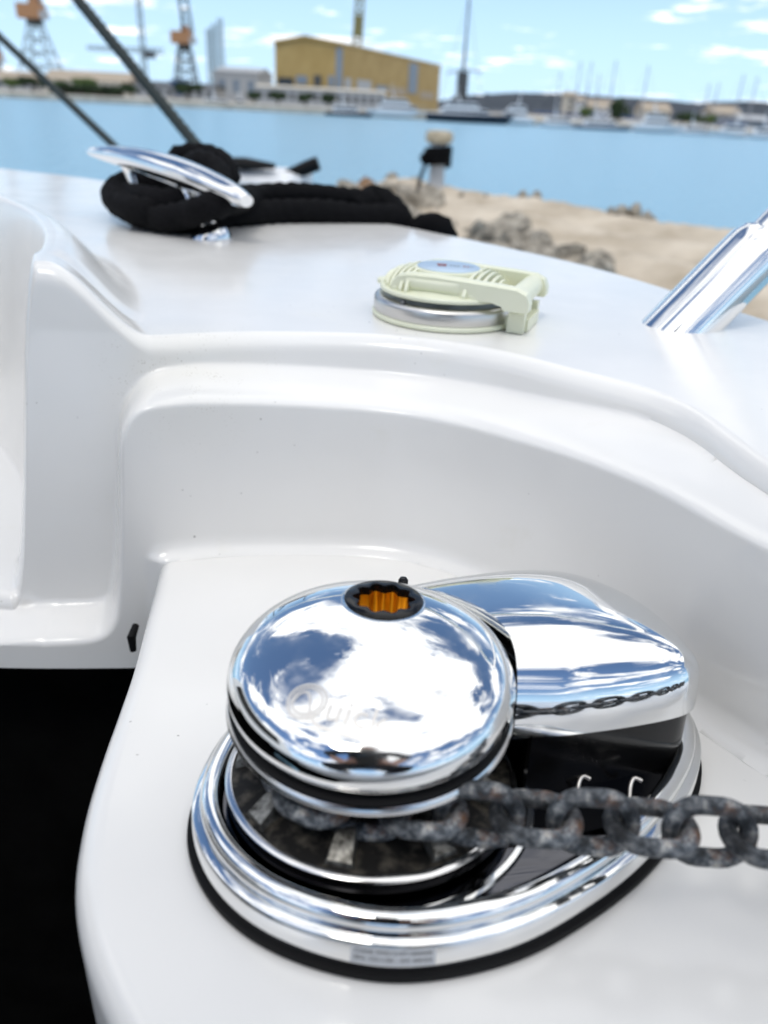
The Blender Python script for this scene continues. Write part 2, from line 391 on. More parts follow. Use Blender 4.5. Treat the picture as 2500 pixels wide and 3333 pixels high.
def build_moulding():
    a0, a1 = PLAN_S[0], PLAN_S[-1]
    xs_l = pix_on_wall(0, 1500)[0]
    fine0, fine1 = xs_l-.12, pix_on_wall(2499, 1500)[0]+.05
    cols = np.concatenate([np.linspace(a0, fine0, 40)[:-1], np.linspace(fine0, fine1, 540)[:-1], np.linspace(fine1, a1, 40)])
    B = plan_at(cols); T = plan_at(np.minimum(cols+.004, a1))-plan_at(np.maximum(cols-.004, a0)); T /= np.linalg.norm(T, axis=1)[:, None]
    ang = np.maximum.accumulate(np.clip(np.arctan2(-T[:, 1], T[:, 0]), 0, math.radians(42)))     # columns fan out, never cross
    ang = np.convolve(np.pad(ang, 20, 'edge'), np.ones(41)/41, 'valid')
    Nn = np.stack([np.sin(ang), np.cos(ang)], -1)
    at_ = np.where(B[:, 0] < .0, -math.radians(28)*smooth(-.02, -.19, B[:, 0]), ang); at_ = np.maximum.accumulate(at_)
    Nt = np.stack([np.sin(at_), np.cos(at_)], -1)
    # traced outlines
    bulge = [(-900, 2075), (0, 2062), (150, 2060), (290, 2050), (338, 2012), (350, 1930), (354, 1800), (354, 1600), (350, 1480), (360, 1400), (392, 1335), (450, 1292),
             (560, 1272), (700, 1268), (1000, 1278), (1300, 1302), (1600, 1362), (1800, 1416), (2000, 1482), (2200, 1565), (2499, 1715)]
    bp = [pix_on_wall(*q) for q in bulge]; bp = [q for q in bp if q]
    bp = [tuple(q[:2]) for q in resample([(u, v, 0) for u, v in bp], .003)]
    bp.append((a1+.1, bp[-1][1]-.02))
    bpoly = bp+[(a1+.1, -1), (bp[0][0]-1, -1), (bp[0][0]-1, bp[0][1])]
    bline = [(bp[0][0]-1, bp[0][1])]+bp
    DEP = .032
    # where each column meets the top
    R = .013+.003*smooth(-.265, -.235, B[:, 0]); DEPC = DEP+.034*smooth(.06, .19, B[:, 0])
    def lean_at(z): return .022*np.clip((z+.05)/.2, 0, 1)
    zt = np.full(len(cols), .15)
    for _ in range(6):
        ne = DEPC+lean_at(zt-R); ex, ey = B[:, 0]+Nn[:, 0]*ne+Nt[:, 0]*R, B[:, 1]+Nn[:, 1]*ne+Nt[:, 1]*R; zt = top_z(ex, ey)
    zbot = -.088+.0*cols
    rows_f = 170; U = np.linspace(0, 1, rows_f)
    zm = FLOOR-.030; nlo = 60
    Z = np.concatenate([np.repeat(np.linspace(-.088, zm, nlo)[None, :-1], len(cols), 0), zm+(zt-R-zm)[:, None]*np.linspace(0, 1, rows_f-nlo+1)[None, :]], 1)
    A = np.repeat(cols[:, None], rows_f, 1)
    sb = seg_dist(A, Z, bline)*np.where(inside(A, Z, bpoly), 1, -1)
    W = .021
    out_ = smooth(W*.5, -W*.5, sb)
    n = (DEPC[:, None]+lean_at(Z))*out_
    # fillet where the wall meets the windlass platform
    onp = smooth(-.172, -.150, B[:, 0])[:, None]; rf = .014
    zf = np.clip(rf-Z, 0, rf*.97)
    n = n-onp*(rf-np.sqrt(np.maximum(rf*rf-zf*zf, 0)))
    nl = n[:, -1]
    parts = [np.stack([B[:, None, 0]+Nn[:, None, 0]*n, B[:, None, 1]+Nn[:, None, 1]*n, Z], -1)]
    Ed = np.stack([B[:, 0]+Nn[:, 0]*nl, B[:, 1]+Nn[:, 1]*nl], -1)-Nt*nl[:, None]
    gd = np.array([gun_dist(Ed[i], Nt[i]) for i in range(len(cols))])
    gd = np.maximum(gd, nl+R+.05); zt = top_z(Ed[:, 0]+Nt[:, 0]*(nl+R), Ed[:, 1]+Nt[:, 1]*(nl+R))
    top = []
    for q in np.linspace(0, math.pi/2, 12)[1:]:
        nn = nl+R*(1-math.cos(q)); top.append((nn, (zt-R)+R*math.sin(q)))
    rg = .016
    for t in np.linspace(0, 1, 160)[1:]:
        t = t**1.35
        nn = (nl+R)+(gd-rg-nl-R)*t
        x, y = Ed[:, 0]+Nt[:, 0]*nn, Ed[:, 1]+Nt[:, 1]*nn
        top.append((nn, top_z(x, y)))
    zg = top[-1][1]
    for q in np.linspace(0, math.pi/2, 8)[1:]:
        top.append((gd-rg+rg*math.sin(q), zg-rg+rg*math.cos(q)))
    for dz, dn in ((.05, 0), (.055, .008), (.09, .010), (.095, 0), (.4, -.05), (1.0, -.15), (1.75, -.3)):
        top.append((gd+dn, zg-rg-dz))
    tn = np.stack([t[0] for t in top], 1); tz = np.stack([t[1] for t in top], 1)
    parts.append(np.stack([Ed[:, None, 0]+Nt[:, None, 0]*tn, Ed[:, None, 1]+Nt[:, None, 1]*tn, tz], -1))
    # underside of the lower lip
    lo = parts[0][:, :1, :].copy(); back = lo.copy(); back[:, 0, :2] += Nn*.06; back[:, 0, 2] -= .002
    deep = back.copy(); deep[:, 0, 2] -= .5
    G = np.concatenate([deep, back, parts[0], parts[1]], 1)
    mb = MB(); nu, nv, _ = G.shape
    mb.v = [tuple(p) for p in G.reshape(-1, 3).tolist()]
    mb.f = [(i*nv+j, i*nv+j+1, (i+1)*nv+j+1, (i+1)*nv+j) for i in range(nu-1) for j in range(nv-1)]
    return mb.build('deck_moulding', M['gel'], boat, smooth=60)
build_moulding().matrix_parent_inverse.identity()

def build_platform():
    edge = [bz(*p, 0)[:2] for p in [(505, 1880), (470, 2005), (430, 2150), (380, 2290), (330, 2425), (280, 2580), (250, 2720), (238, 2820), (240, 2910), (256, 3010), (284, 3110), (330, 3230), (385, 3345)]]
    e = [tuple(p) for p in edge]
    e = [(-.172, .30), (-.163, .262)]+e+[(-.052, -.118), (-.02, -.142), (.03, -.155), (.12, -.16), (.6, -.165)]
    E_ = [p[:2] for p in resample([(x, y, 0) for x, y in e], .004)]
    rest = [(.6, .0), (.28, .06), (.22, .12), (.17, .24), (.08, .33), (-.05, .33)]
    R = .011; mb = MB(); n = len(E_)
    Nrm = []
    for i in range(n):
        t = np.array(E_[min(i+1, n-1)])-np.array(E_[max(i-1, 0)]); t /= np.linalg.norm(t); Nrm.append(np.array([t[1], -t[0]]))
    Nrm = [-v if np.dot(v, np.array(E_[i])-np.array([.05, .05])) < 0 else v for i, v in enumerate(Nrm)]
    rows = []
    for q in np.linspace(0, math.pi/2, 9):
        rows.append([(*(np.array(E_[i])-Nrm[i]*(R-R*math.sin(q))), -R+R*math.cos(q)) for i in range(n)])
    rows.append([(*(np.array(E_[i])-Nrm[i]*.002), -.045) for i in range(n)])
    rows.append([(*(np.array(E_[i])-Nrm[i]*.030), -.05) for i in range(n)])
    mb.grid(rows)
    mb.add(rows[0]+[(x, y, 0) for x, y in rest], [tuple(range(n+len(rest)))])
    mb.build('windlass_platform', M['gel'], boat, smooth=50)
    # anchor locker below, its deep shade put into a near-black colour
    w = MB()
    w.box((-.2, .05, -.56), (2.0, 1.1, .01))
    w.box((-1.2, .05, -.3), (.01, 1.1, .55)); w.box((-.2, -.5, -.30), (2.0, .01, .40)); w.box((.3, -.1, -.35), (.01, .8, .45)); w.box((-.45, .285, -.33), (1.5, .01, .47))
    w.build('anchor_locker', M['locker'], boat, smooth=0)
    # deck behind the camera side of the locker
    d = MB(); d.prism([(-1.2, -.5), (-.42, -.5), (-.36, -.36), (-.16, -.30), (.1, -.30), (.7, -.30), (.9, -1.6), (-1.2, -1.6)], -.09, -.012)
    d.build('aft_deck', M['gel'], boat, smooth=0)
    # unseen cabin block, added to keep blue sky out of the coaming's reflections
    cb_ = MB(); v = [(-1.55, -1.4, -.1), (-1.55, 1.05, -.1), (-3.2, 1.05, -.1), (-3.2, -1.4, -.1), (-2.0, -1.15, .85), (-2.0, .85, .85), (-3.2, .85, .95), (-3.2, -1.15, .95)]
    cb_.add(v, [(0, 1, 5, 4), (1, 2, 6, 5), (2, 3, 7, 6), (3, 0, 4, 7), (4, 5, 6, 7)]).build('unseen_cabin_block', M['gel'], boat, smooth=0)
    w2 = MB(); w2.add([(-1.69, -1.0, .25), (-1.69, .75, .25), (-1.90, .70, .70), (-1.90, -.95, .70)], [(0, 1, 2, 3)]); w2.build('unseen_cabin_window', M['black'], boat, smooth=0)  # dark pane of the added cabin block
    c = MB().tube(resample([bz(0, 2215, -.2), bz(25, 2192, -.18), bz(60, 2180, -.16), bz(90, 2178, -.15)], .004), .0016, 8).build('cable', M['red_wire'], boat)
    for k in range(9):                                          # slack loops of dark green net rope at the bottom of the locker
        c = bz(120+45*k, 3230+(k % 3)*60, -.30); rr = .05+.01*(k % 4)
        MB().rope([(c[0]+rr*math.cos(t)*(1+.2*math.sin(3*t+k)), c[1]+rr*math.sin(t), -.54+.012*k+.01*math.sin(2*t+k)) for t in np.linspace(0, 6.0, 30)], .006, .03).build('net_rope', M['net'], boat)
    p = by(428, 2075, .212); k = MB().tube([p+np.array([0, .01, .004]), p, p+np.array([.001, -.001, -.010])], [.0024, .0032, .0022], 12)
    k.build('rubber_stop', M['rubber'], boat)
build_platform()

# ================================================================== WINDLASS
AX = np.array([-.0015, 0.0])
wl_ = thing('anchor_windlass', 'polished chrome anchor windlass with domed cap on the white platform', 'windlass', bframe((0, 0, 0)))
OUT = closed_spline([(-.0727, -.004), (-.0625, -.040), (-.036, -.0655), (.004, -.0768), (.044, -.0690), (.079, -.0485), (.111, -.0205), (.139, .0165), (.1515, .050),
                     (.149, .083), (.125, .112), (.078, .128), (.022, .124), (-.030, .098), (-.0630, .046)], 12)
OUT = [tuple(p) for p in OUT]
def rings(prof, out=OUT): return [[(x, y, z) for x, y in offset_poly(out, d)] for d, z in prof]
g = MB(); R_ = rings([(-.004, .0005), (.0008, .0005), (.0012, .0016), (.0010, .0034), (-.004, .0040)]); g.grid(R_, False, True)
g.build('gasket', M['rubber'], wl_)
g = MB(); g.grid(rings([(-.006, .0038), (-.0012, .0040), (-.0014, .0052), (-.0009, .0056), (-.0010, .0134), (-.0016, .0141), (-.0054, .0144), (-.0056, .0149), (-.0042, .0157), (-.0040, .0175), (-.0047, .0194),
                       (-.0062, .0207), (-.0082, .0212), (-.0102, .0205), (-.0118, .0188), (-.0126, .0165), (-.0129, .0135), (-.0131, .0128)]), False, True)
base = g.build('base', M['chrome'], wl_, smooth=50)
pl = offset_poly(OUT, -.0127); g = MB().prism(pl, .0105, .0134); g.build('base_plate', M['dark_chrome'], wl_, smooth=30)
g = MB().lathe([(.0625, .0136), (.0632, .0146), (.0652, .0146), (.0659, .0136)], 128, AX); g.build('plate_ring', M['chrome'], wl_)
# gypsy
gy = MB().lathe([(0, .0150), (.0560, .0150), (.0576, .0160), (.0579, .0175), (.0578, .0204)], 128, AX).build('gypsy', M['black'], wl_)
MB().lathe([(.0578, .0203), (.0582, .0207), (.0582, .0214), (.0576, .0220), (.0558, .0222)], 128, AX).build('lower_flange', M['brushed'], gy)
MB().lathe([(.0560, .0221), (.0520, .0228), (.0430, .0240), (.0360, .0275), (.0325, .033), (.0325, .038), (.0345, .0425), (.036, .0475), (.038, .0520)], 96, AX).build('gypsy_groove', M['gypsy'], gy)
for k in range(9):
    a = math.radians(20+k*40); u = np.array([math.cos(a), math.sin(a)]); v = np.array([-u[1], u[0]])
    b = MB()
    for zlo, sgn in ((.0232, 1),):
        q = []
        for r, h, w in ((.054, .0015, .0042), (.047, .0068, .0034), (.036, .0072, .0026)):
            q.append([(*(AX+u*r+v*s_*w), zlo+sgn*hh) for s_, hh in ((-1.3, -.001), (-1, h), (1, h), (1.3, -.001))])
        b.grid(q)
        b.add([q[0][0], q[0][1], q[0][2], q[0][3]], [(0, 1, 2, 3)])
    b.build('pocket_rib', M['rough_steel'], gy)
# domed cap with its seal and upper flange: axis plumb, so it leans 9 degrees off the sloping platform
CAP0 = np.array([-.0034, -.0005, .0662]); CAPD = math.radians(9); CK = .9856; SOCK = .0163*1.0; SC = np.array([.0032, .0280])
capM = Matrix.Translation(tuple(CAP0)) @ Matrix.Rotation(CAPD, 4, 'X')
CROWN = np.array([(0, .0177), (.008, .01758), (.016, .0172), (.022, .01668), (.028, .01600), (.034, .01510), (.040, .01382), (.0445, .0124), (.0480, .0109), (.0508, .0091), (.0530, .0069), (.0546, .0044), (.0554, .0022), (.0558, .0)])*CK
_cd = np.array(resample([(r, z, 0) for r, z in CROWN], .0004))[:, :2]
def dome_z(r): return float(np.interp(r, _cd[:, 0], _cd[:, 1]))
def dome_s(r): return (dome_z(max(r-.0006, 0))-dome_z(r+.0006))/.0012
NC = 160; ths = [2*math.pi*k/NC for k in range(NC)]
sock_c = [np.array([SC[0]+SOCK*math.cos(t), SC[1]+SOCK*math.sin(t)]) for t in ths]
def ray_out(p, rad):                                # from the socket edge straight out to a circle about the axis
    d = (p-SC)/np.linalg.norm(p-SC); b = float(p @ d); return p+d*(-b+math.sqrt(max(b*b-(p @ p)+rad*rad, 0)))
rim_c = [ray_out(p, _cd[-1, 0]) for p in sock_c]
P = []
for f_ in [1-(1-k/60)**1.0 for k in range(61)]:
    f_ = math.sin(f_*math.pi/2)**.9
    P.append([(*(a*(1-f_)+b*f_), dome_z(np.linalg.norm(a*(1-f_)+b*f_))) for a, b in zip(sock_c, rim_c)])
P[0] = [(p[0], p[1], p[2]) for p in P[0]]
inn = [[(SC[0]+(p[0]-SC[0])*.97, SC[1]+(p[1]-SC[1])*.97, p[2]-dz) for p in P[0]] for dz in (.003, .0004)]
outer = [[(x/_cd[-1, 0]*r*CK, y/_cd[-1, 0]*r*CK, z*CK) for x, y, _ in P[-1]] for r, z in ((.0557, -.0022), (.0551, -.0045), (.0538, -.0066), (.0520, -.0078), (.0480, -.0080))]
cap = MB().grid(inn+P+outer, False, True).build('cap', M['chrome'], wl_, smooth=60); cap.matrix_local = capM
o = MB().lathe([(.046, -.0078), (.0536, -.0078), (.0548, -.0085), (.0548, -.0098), (.0535, -.0104), (.046, -.0104)], 128); o = o.build('seal_ring', M['rubber'], wl_); o.matrix_local = capM
o = MB().lathe([(.030, -.0150), (.0520, -.0148), (.0548, -.0142), (.0558, -.0130), (.0556, -.0116), (.0546, -.0105), (.050, -.0103)], 128).build('upper_flange', M['brushed'], wl_); o.matrix_local = capM
def star(r, z, n=120): return [(SC[0]+(r+.0011*math.cos(10*t))*math.cos(t), SC[1]+(r+.0011*math.cos(10*t))*math.sin(t), z) for t in (2*math.pi*j/n for j in range(n))]
def circ(r, z, n=120): return [(SC[0]+r*math.cos(t), SC[1]+r*math.sin(t), z) for t in (2*math.pi*j/n for j in range(n))]
def tilt_s(ring, dz=0): return [(x, y, dome_z(float(np.linalg.norm(SC)))-dome_s(float(np.linalg.norm(SC)))*((y-SC[1])*.99+(x-SC[0])*.11)+dz) for x, y, _ in ring]
o = MB().grid([tilt_s(circ(SOCK*.985, 0), -.006), tilt_s(circ(SOCK*.985, 0), -.0004), tilt_s(circ(SOCK*.93, 0), .0002), tilt_s(star(.0118, 0), .0), tilt_s(star(.0114, 0), -.0008), tilt_s(star(.0114, 0), -.0038)], False, True).build('socket_insert', M['black'], cap)
q = tilt_s(star(.0112, 0), -.016); b = MB().grid([tilt_s(star(.0116, 0), -.0036), q], False, True); b.add(q, [tuple(range(120))]); b.build('brass_socket', M['brass'], cap)
# lettering and underline engraved on the dome, following its surface
def text_mesh(txt, size, space=1.0):
    c = bpy.data.curves.new('lettering', 'FONT'); c.body = txt; c.size = size; c.resolution_u = 5; c.space_character = space
    o = bpy.data.objects.new('lettering', c); col.objects.link(o)
    dg = bpy.context.evaluated_depsgraph_get(); me = bpy.data.meshes.new_from_object(o.evaluated_get(dg))
    bm = bmesh.new(); bm.from_mesh(me)
    bmesh.ops.triangulate(bm, faces=bm.faces); bmesh.ops.subdivide_edges(bm, edges=[e for e in bm.edges if e.calc_length() > size*.08], cuts=2, use_grid_fill=False)
    bmesh.ops.triangulate(bm, faces=bm.faces)
    v = [tuple(x.co) for x in bm.verts]; f = [tuple(x.index for x in y.verts) for y in bm.faces]; bm.free()
    bpy.data.objects.remove(o); bpy.data.curves.remove(c); bpy.data.meshes.remove(me)
    return v, f
def on_dome(u, v, lift=.00012):
    x, y = u, v; r = math.hypot(x, y)
    sl = dome_s(r)/max(r, 1e-6); nx, ny, nz = sl*x, sl*y, 1.0; L = math.sqrt(nx*nx+ny*ny+nz*nz)
    return (x+nx/L*lift, y+ny/L*lift, dome_z(r)+nz/L*lift)
LC = (-.0270, -.0362); LROT = math.radians(-14)
def place(v, ox, oy):
    out = []
    for p in v:
        x, y = p[0]+ox, p[1]+oy
        out.append(on_dome(LC[0]+x*math.cos(LROT)-y*math.sin(LROT), LC[1]+x*math.sin(LROT)+y*math.cos(LROT)))
    return out
lt = MB()
v, f = text_mesh('uick', .0125, 1.05); lt.add(place(v, .0118, .0), f)
ringp = lambda cx, cy, rx, ry, w, a0, a1, n: ([(cx+(rx+s_*w)*math.cos(t), cy+(ry+s_*w)*math.sin(t), 0) for t in (a0+(a1-a0)*k/n for k in range(n+1)) for s_ in (-1, 1)], [(2*k, 2*k+1, 2*k+3, 2*k+2) for k in range(n)])
for args in ((.0045, .0056, .0066, .0066, .0005, 0, 2*math.pi, 60), (.0045, .0056, .0052, .0052, .0004, 0, 2*math.pi, 60)):
    v, f = ringp(*args); lt.add(place(v, 0, 0), f)
sw = [(-.0005, .0035), (.001, .0075), (.0035, .0088), (.0055, .006), (.007, .0015), (.0105, -.0022), (.017, -.0032), (.026, -.0030), (.0365, -.0022)]
sp_ = resample([(x, y, 0) for x, y in sw], .0006)
v = []; 
for i, p in enumerate(sp_):
    t = sp_[min(i+1, len(sp_)-1)]-sp_[max(i-1, 0)]; t = t/np.linalg.norm(t); w = .00045
    v += [(p[0]-t[1]*w, p[1]+t[0]*w, 0), (p[0]+t[1]*w, p[1]-t[0]*w, 0)]
lt.add(place(v, 0, 0), [(2*k, 2*k+1, 2*k+3, 2*k+2) for k in range(len(sp_)-1)])
lt.build('engraved_lettering', M['etched'], cap)
# cowl and black housing behind the cap
arc = lambda r, angs: [tuple(AX+r*np.array([math.cos(math.radians(t)), math.sin(math.radians(t))])) for t in angs]
fo = [(.0590, -.0030), (.075, .0005), (.092, .0058), (.108, .0115), (.121, .0165), (.130, .0212), (.1355, .0270), (.1372, .0345), (.1350, .0480), (.1275, .0670), (.1110, .0910), (.0840, .1090), (.050, .1155), (.012, .1125), (-.018, .100)]
fo = [tuple(p[:2]) for p in resample([(x, y, 0) for x, y in fo], .002)]+arc(.0600, np.linspace(104, 0, 40))
fr = np.array([(.0540, -.0040), (.075, .0005), (.092, .0058), (.108, .0115), (.121, .0165), (.130, .0212), (.1355, .0270), (.1372, .0345)])
bk = np.array([(-.018, .100), (.012, .1125), (.050, .1155), (.0840, .1090), (.1110, .0910), (.1275, .0670), (.1350, .0480), (.1372, .0345)])
def along(P, n):
    Q = np.array([p[:2] for p in resample([(x, y, 0) for x, y in P], .0008)]); d = np.concatenate([[0], np.cumsum(np.linalg.norm(np.diff(Q, axis=0), axis=1))]); t = np.linspace(0, 1, n)**.9*d[-1]
    return np.stack([np.interp(t, d, Q[:, 0]), np.interp(t, d, Q[:, 1])], -1)
NT, NU = 70, 61
fr_, bk_ = along(fr, NT), along(bk, NT); rows = []
for i in range(NT):
    t = i/(NT-1); row = []
    h = .0325*(1-t**2.6)**.55; wl0 = smooth(0, .6, t)
    for j in range(NU):
        ph = math.pi*j/(NU-1); c = -math.cos(ph); u = .5+.5*(abs(c)**.62)*(1 if c > 0 else -1)       # points gather at the edges
        p = fr_[i]*(1-u)+bk_[i]*u
        aa = math.radians(-2.5+(104+2.5)*u); pa = AX+.0548*np.array([math.cos(aa), math.sin(aa)])
        p = p*wl0+(pa+(fr_[i]-fr_[0])*(1-u)+(bk_[i]-bk_[0])*u)*(1-wl0)
        zz_ = h*(1-abs(2*u-1)**4.2)**.55
        row.append((p[0], p[1], .0425+min(1, (1-t)*12)*.004+zz_))
    row = [(row[0][0], row[0][1], .0408)]+row+[(row[-1][0], row[-1][1], .0408)]
    rows.append(row)
low = [(x, y, .0408) for x, y, _ in rows[0]]
cw = MB().grid([low]+rows); cw.build('cowl', M['chrome'], wl_, smooth=70)
MB().prism(offset_poly(fo, -.0022), .0132, .0420).build('housing', M['black'], wl_, smooth=30)
p = bz(1312, 1900, .068); MB().lathe([(.0024, -.008), (.0024, .002), (.0016, .0032), (0, .0036)], 16, p[:2], p[2]).build('pin', M['black'], wl_)
for px, py in ((1880, 2590), (2050, 2596)):  # bent rods standing in for hook-shaped reflections on the plate
    p = bz(px, py, .0135); MB().tube(resample([p+np.array([0, 0, -.001]), p+np.array([.001, .004, .003]), p+np.array([.003, .0065, .0046]), p+np.array([.0060, .0060, .0038])], .0006), .0009, 10).build('hook_reflection', M['etched'], wl_)
# printed sticker on the base wall
def on_wall(u, z, lift):                       # u = metres along the outline from the front-most point
    pts = offset_poly(OUT, -.0009+lift); i0 = min(range(len(pts)), key=lambda i: pts[i][1]); n = len(pts); i = i0; L = u
    st = 1 if u > 0 else -1; L = abs(u)
    while True:
        a, b = np.array(pts[i % n]), np.array(pts[(i+st) % n]); d = np.linalg.norm(b-a)
        if d >= L: q = a+(b-a)*(L/d); return (q[0], q[1], z)
        L -= d; i += st
stk = MB().grid([[on_wall(-.0128+.0275*i/14, z, .00012) for z in (.0058, .0131)] for i in range(15)]); st_o = stk.build('sticker', M['paper'], base)
tx = MB()
for line, z0, hgt in (('CODE: FMD1210T1000A00', .0107, .0016), ('SN: 101120 - 07: 04/22', .0078, .0016)):
    v, f = text_mesh(line, .0021); w_ = max(p[0] for p in v); sc = .0250/w_
    tx.add([on_wall(-.0116+p[0]*sc, z0+p[1]*1.0, .00028) for p in v], f)
tx.build('printed_text', M['ink'], st_o, smooth=0)

# ================================================================== ANCHOR CHAIN
chain = thing('anchor_chain', 'rusty galvanised anchor chain wrapped round the windlass and running off to the right', 'chain', bframe((0, 0, 0)))
PITCH_C, WIRE, RC, HS = .0195, .0032, .0094, .0036
def link_mesh():
    path = []
    for k in range(13): t = -math.pi/2+math.pi*k/12; path.append((HS+RC*math.cos(t), RC*math.sin(t), 0))
    for k in range(13): t = math.pi/2+math.pi*k/12; path.append((-HS+RC*math.cos(t), RC*math.sin(t), 0))
    return MB().tube(path, WIRE, 12, closed=True)
def chain_pt(s):
    """s metres along the chain; 0 where it leaves the gypsy"""
    d = math.radians(-3.2); r = .0400
    if s >= 0:
        p0 = AX+r*np.array([math.cos(d-math.pi/2), math.sin(d-math.pi/2)])
        return np.array([p0[0]+s*math.cos(d), p0[1]+s*math.sin(d), .0365+.045*s-.16*s*s]), np.array([math.cos(d), math.sin(d), .02])
    t = d-math.pi/2+s/r
    return np.array([AX[0]+r*math.cos(t), AX[1]+r*math.sin(t), .0365]), np.array([-math.sin(t), math.cos(t), 0])
lm = None
for k in range(-8, 16):
    s_ = .0595+PITCH_C*k; p, t = chain_pt(s_)
    t = t/np.linalg.norm(t); side = np.cross([0, 0, 1.], t); side /= np.linalg.norm(side); up = np.cross(t, side)
    roll = (math.radians(8) if k % 2 == 0 else math.radians(90-6)) + math.radians(rng.uniform(-7, 7)); 
    y_ = side*math.cos(roll)+up*math.sin(roll); z_ = np.cross(t, y_)
    m4 = Matrix((tuple(t), tuple(y_), tuple(z_))).transposed().to_4x4(); m4.translation = tuple(p)
    if lm is None: o = link_mesh().build('link', M['chain'], chain); lm = o.data
    else: o = link(bpy.data.objects.new('link', lm)); o.parent = chain
    o.matrix_local = m4

# ================================================================== FOOT SWITCH
fsp = np.array([.0405, .411, 0]); fsp[2] = deck_plane(fsp[0], fsp[1])+.0005
fs = thing('foot_switch', 'cream plastic hinged foot switch with steel ring and round blue badge on the deck', 'switch', bframe(fsp) @ Matrix.Rotation(math.radians(TILT), 4, 'X') @ Matrix.Rotation(math.radians(-20), 4, 'Z'))
bs = MB().lathe([(0, 0), (.0600, 0), (.0612, .0012), (.0612, .0030), (.0602, .0040), (.05, .0048)], 96); bs.build('base_ring', M['cream'], fs)
hb = MB().box((.0665, -.0255, .0078), (.013, .008, .0152)).box((.0665, .0255, .0078), (.013, .008, .0152)).box((.0640, 0, .0048), (.022, .0425, .0094)).build('hinge_block', M['cream'], fs, smooth=30)
MB().lathe([(.048, .0038), (.0594, .0038), (.0602, .0050), (.0602, .0128), (.0594, .0150), (.0570, .0164), (.0540, .0168), (.050, .0160), (0, .0158)], 96).build('steel_ring', M['dull_steel'], fs)
MB().lathe([(0, .0163), (.0022, .0166), (.0026, .0178), (.0018, .0190), (0, .0190)], 14, (-.020, -.0505)).build('screw', M['chain'], fs)
lid = MB().lathe([(0, .0205), (.0545, .0205), (.0556, .0215), (.0556, .0232), (.0546, .0242), (.0470, .0246), (.0420, .0255), (.0385, .0280), (.0330, .0320), (.0292, .0360), (.0285, .0384), (.0268, .0390), (0, .0390)], 96)
# thumb tab on the lid
lid.prism([(-.0500+.0115*math.cos(t), .0115*math.sin(t)) for t in (2*math.pi*k/24 for k in range(24))], .0208, .0240)
lid_o = lid.build('lid', M['cream'], fs, smooth=35)
for x in (-.0475, -.0420, -.0365, -.0310, -.0255, -.0200, .0265, .0315, .0365, .0415, .0460):
    rad = math.sqrt(max(.0515**2-x*x, 1e-6)); P = []
    for sx in (-.0013, .0013):
        row = [(x+sx, -rad, .0240)]
        for j in range(21):
            y = -rad+2*rad*j/20; r = math.hypot(x, y); z = .0243+.0148*math.sqrt(max(0, 1-(max(r-.022, 0)/.0298)**2.2))
            row.append((x+sx, y, z))
        row.append((x+sx, rad, .0240)); P.append(row)
    m = MB().grid([P[0], P[1]]); n = len(P[0]); m.add(P[0], [tuple(range(n))]); m.add(P[1], [tuple(range(n))]); m.build('rib', M['cream'], lid_o, smooth=30)
for sy in (-1, 1):                                              # the two arms that carry the lid
    prof = [(-.034, .0245), (-.0345, .030), (-.030, .0352), (-.022, .0372), (.0, .0378), (.05, .0362), (.067, .0352), (.0745, .0320), (.0772, .0260), (.0772, .0195), (.076, .0185), (.058, .0186), (.056, .0215), (.048, .0235)]
    y0, y1 = (sy*.0285, sy*.0405); P = []
    for y, dz in ((y0, 0), (y0+sy*.001, .0006), (y1-sy*.0018, .0006), (y1, -.0006)):
        P.append([(x, y, z+(dz if z > .026 else 0)) for x, z in prof])
    m = MB().grid(P, False, True); n = len(prof); m.add(P[0], [tuple(range(n))]); m.add(P[-1], [tuple(range(n))]); ar = m.build('arm', M['cream'], lid_o, smooth=35)
    pad = [(-.024+.046*i/20, y1+sy*.0022*math.sin(math.pi*min(1, max(0, i/20)))**.35, .0) for i in range(21)]
    MB().grid([[(x, y1+(y-y1)*math.sin(math.pi*j/8)**.4, .0262+.0085*j/8) for x, y, _ in pad] for j in range(9)]).build('pad', M['cream'], ar, smooth=60)
MB().tube([(.0655, -.029, .0270), (.0655, .029, .0270)], .0085, 28).build('hinge_barrel', M['cream'], fs)
MB().lathe([(0, .0390), (.0258, .0390), (.0258, .0396), (.0252, .0399), (0, .0399)], 64).build('badge', M['badge'], lid_o)
em = MB(); cs, sn = math.cos(math.radians(20)), math.sin(math.radians(20))
def mark(mb, x, y, w, h, sh=0): 
    x, y, w, h, sh = x*1.35, y*1.6, w*1.45, h*1.7, sh*1.5
    pts = [(x-w/2+sh, y-h/2), (x+w/2+sh, y-h/2), (x+w/2, y+h/2), (x-w/2, y+h/2)]
    mb.add([(a*cs-b*sn, a*sn+b*cs, .0401) for a, b in pts], [(0, 1, 2, 3)])
for x, y, w, h, s_ in ((-.0045, .0035, .0055, .0022, .001), (-.0058, -.0005, .0022, .0030, .0006), (-.0030, -.0005, .0020, .0030, .0006), (.0095, -.0002, .0014, .0028, 0), (.0116, -.0004, .0012, .0024, 0)): mark(em, x, y, w, h, s_)
em.build('printed_emblem', M['red'], lid_o, smooth=0)
em = MB()
for x, y, w, h in ((.0015, .0012, .0012, .0024), (.0036, .0002, .0016, .0022), (.0058, .0, .0016, .0022), (.0138, -.0006, .0022, .0010)): mark(em, x, y, w, h)
em.build('printed_letters', M['grey_print'], lid_o, smooth=0)

